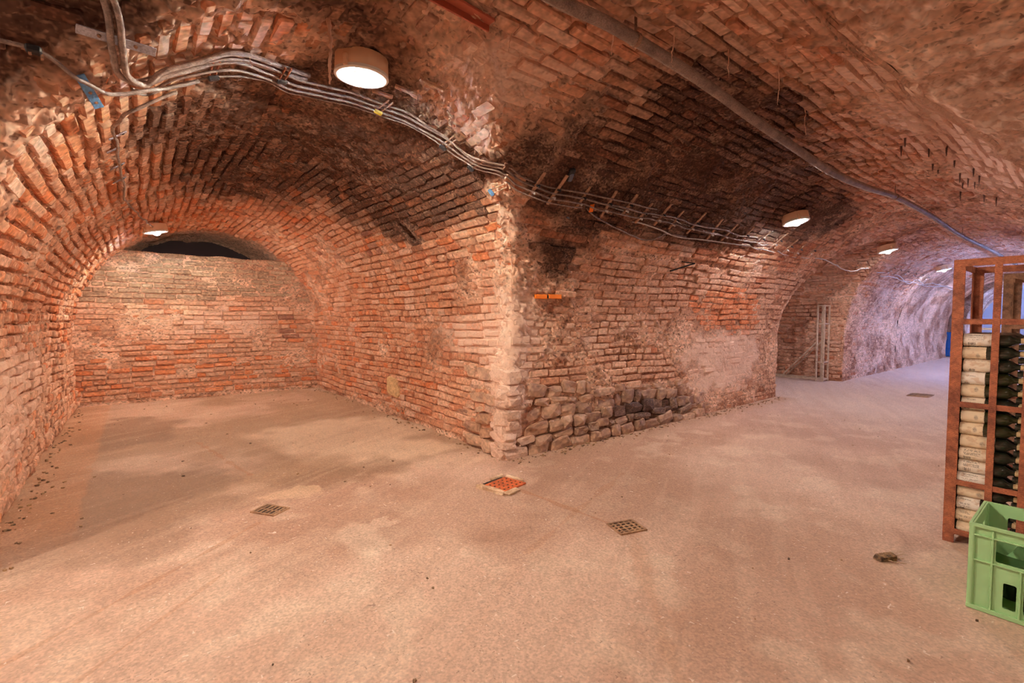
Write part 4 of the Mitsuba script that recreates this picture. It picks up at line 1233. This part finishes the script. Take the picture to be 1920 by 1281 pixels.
def crate():
    from shapely.geometry import box
    t = thing('plastic_crate', 'green plastic bottle crate standing on the floor before the wine rack', 'crate')

    def panel(w, hgt, holes):
        g = box(0, 0, w, hgt)
        for a in holes:
            g = g.difference(box(*a).buffer(-.008).buffer(.008))
        return trimesh.creation.extrude_polygon(g, .006, engine='earcut')

    long_holes = [(.078, .243, .542, .343), (.106, .04, .148, .158), (.170, .04, .212, .158), (.262, .04, .304, .158), (.326, .04, .368, .158), (.418, .04, .460, .158), (.484, .04, .526, .158)]
    short_holes = [(.10, .255, .30, .335)]
    m = panel(GW, GH, long_holes)
    v = np.array(m.vertices)
    for xx in (GX, GX + GL - .006):
        mm = m.copy()
        mm.vertices = np.stack([xx + v[:, 2], GY - v[:, 0], .004 + v[:, 1]], 1)
        put('side_panel', mm, 'crate_green_mat', t)
    m = panel(GL, GH, short_holes)
    v = np.array(m.vertices)
    for yy in (GY - .006, GY - GW):
        mm = m.copy()
        mm.vertices = np.stack([GX + v[:, 0], yy + v[:, 2], .004 + v[:, 1]], 1)
        put('end_panel', mm, 'crate_green_mat', t)

    def band(z, h, out):
        return join([cbox((GX - out / 2, GY - GW / 2, z), (out, GW + 2 * out, h), .002), cbox((GX + GL + out / 2, GY - GW / 2, z), (out, GW + 2 * out, h), .002),
                     cbox((GX + GL / 2, GY + out / 2, z), (GL + 2 * out, out, h), .002), cbox((GX + GL / 2, GY - GW - out / 2, z), (GL + 2 * out, out, h), .002)])
    put('top_rim', band(GH - .002, .016, .012), 'crate_green_mat', t)
    for z in (.353, .236):
        put('rib', band(z, .007, .010), 'crate_green_mat', t)
    put('base_rim', band(.012, .020, .012), 'crate_green_mat', t)
    for yy in (GY - .068, GY - .159, GY - .235, GY - .315, GY - .391, GY - .471, GY - .552):
        lowrib = yy not in (GY - .068, GY - .552)
        put('rib', cbox((GX - .005, yy, .125 if lowrib else GH / 2), (.010, .007, .215 if lowrib else GH - .03), .002), 'crate_green_mat', t)
    for xx in (GX + .09, GX + .31):
        put('rib', cbox((xx, GY + .005, GH / 2), (.007, .010, GH - .03), .002), 'crate_green_mat', t)
    for xx, yy in ((GX, GY), (GX + GL, GY), (GX, GY - GW), (GX + GL, GY - GW)):
        put('corner_post', lathe([(0, .006), (.012, .006), (.012, GH), (0, GH)], 16, (0, 0, 1), (xx, yy, 0)), 'crate_green_mat', t, 40)
    put('floor_panel', cbox((GX + GL / 2, GY - GW / 2, .016), (GL - .012, GW - .012, .006), .001), 'crate_green_mat', t)


crate()
sheets = [((3.16, .30, .20), (.16, .16), (25, 30, 10)), ((3.22, .18, .22), (.18, .14), (-35, 20, 50)), ((3.14, .12, .19), (.15, .15), (40, -25, 80)), ((3.28, .05, .22), (.17, .15), (-20, 40, 20)), ((3.15, -.04, .20), (.16, .13), (30, 25, -40))]
for i, (c, (w, l), e) in enumerate(sheets):
    g = np.linspace(-1, 1, 7)
    A, Bb = np.meshgrid(g, g, indexing='ij')
    fold = .05 * np.abs(A + .3 * Bb) - .02 + .012 * Bb ** 2
    P = np.stack([A * w / 2, Bb * l / 2, fold], -1).reshape(-1, 3)
    ii, jj = np.meshgrid(np.arange(6), np.arange(6), indexing='ij')
    q = np.stack([ii * 7 + jj, (ii + 1) * 7 + jj, (ii + 1) * 7 + jj + 1, ii * 7 + jj + 1], -1).reshape(-1, 4)
    f = np.vstack([q[:, [0, 1, 2]], q[:, [0, 2, 3]]])
    m = trimesh.Trimesh(np.vstack([P, P + [0, 0, .003]]), np.vstack([f[:, ::-1], f + 49]), process=False)
    m.apply_transform(trimesh.transformations.euler_matrix(*np.radians(e)))
    m.apply_translation(c)
    k = put('plastic_sheet', m, 'sheet_green_mat')
    tag(k, ['bent green plastic sheet leftmost in the crate', 'green plastic sheet second from the left in the crate', 'green plastic sheet standing third from the left in the crate', 'green plastic sheet fourth from the left in the crate', 'green plastic sheet rightmost in the crate'][i], 'plastic sheet', 'plastic sheets in the crate')
for i, (x, y, zt) in enumerate(((3.13, .16, .19), (3.24, .24, .17), (3.26, .02, .18), (3.12, -.08, .18))):
    t = thing('wine_bottle', ['dark bottle standing near the front of the crate left of centre', 'dark bottle at the left rear of the crate', 'dark bottle at the right rear of the crate', 'dark bottle near the front right of the crate'][i], 'wine bottle', 'bottles standing in the crate')
    mm = T().translate([x, y, .02]).scale([1, 1, .62])
    put('glass', lathe(BP + [(.0140, .272)], 20), 'bottle_mat', t, 35, to_world=mm)
    put('capsule', lathe(CP, 16), 'capsule_mat', t, 35, to_world=mm)

# ------------------------------------------------------------------ far things
for k in range(3):
    t = thing('blue_crate', ['blue crate at the bottom of the far stack', 'blue crate in the middle of the far stack', 'blue crate on top of the far stack'][k], 'crate')
    x, y, z = 22.9, 3.75, .02 + k * .29
    put('shell', join([cbox((x + sx * .19, y, z + .14), (.012, .58, .27), .003) for sx in (-1, 1)] + [cbox((x, y + sy * .29, z + .14), (.38, .012, .27), .003) for sy in (-1, 1)] + [cbox((x, y, z + .01), (.38, .58, .012), .003)]), 'crate_blue_mat', t)
    put('rim', join([cbox((x + sx * .195, y, z + .27), (.024, .61, .02), .004) for sx in (-1, 1)] + [cbox((x, y + sy * .295, z + .27), (.41, .024, .02), .004) for sy in (-1, 1)]), 'crate_blue_mat', t)
    for s in (-.2, -.1, 0, .1, .2):
        put('slat_rib', cbox((x - .2, y + s, z + .14), (.014, .03, .24), .003), 'white_shelf_mat' if k == 9 else 'crate_blue_mat', t)
t = thing('metal_shelf', 'white metal shelf standing behind the wine racks', 'shelf')
for x in (8.3, 8.7):
    for y in (.72, 1.06):
        put('post', bar((x, y, 0), (x, y, 1.24), .03, .03, .003, (1, 0, 0)), 'white_shelf_mat', t)
for z in (.25, .70, 1.10, 1.225):
    put('shelf_board', cbox((8.5, .89, z), (.44, .38, .022), .003), 'white_shelf_mat', t)
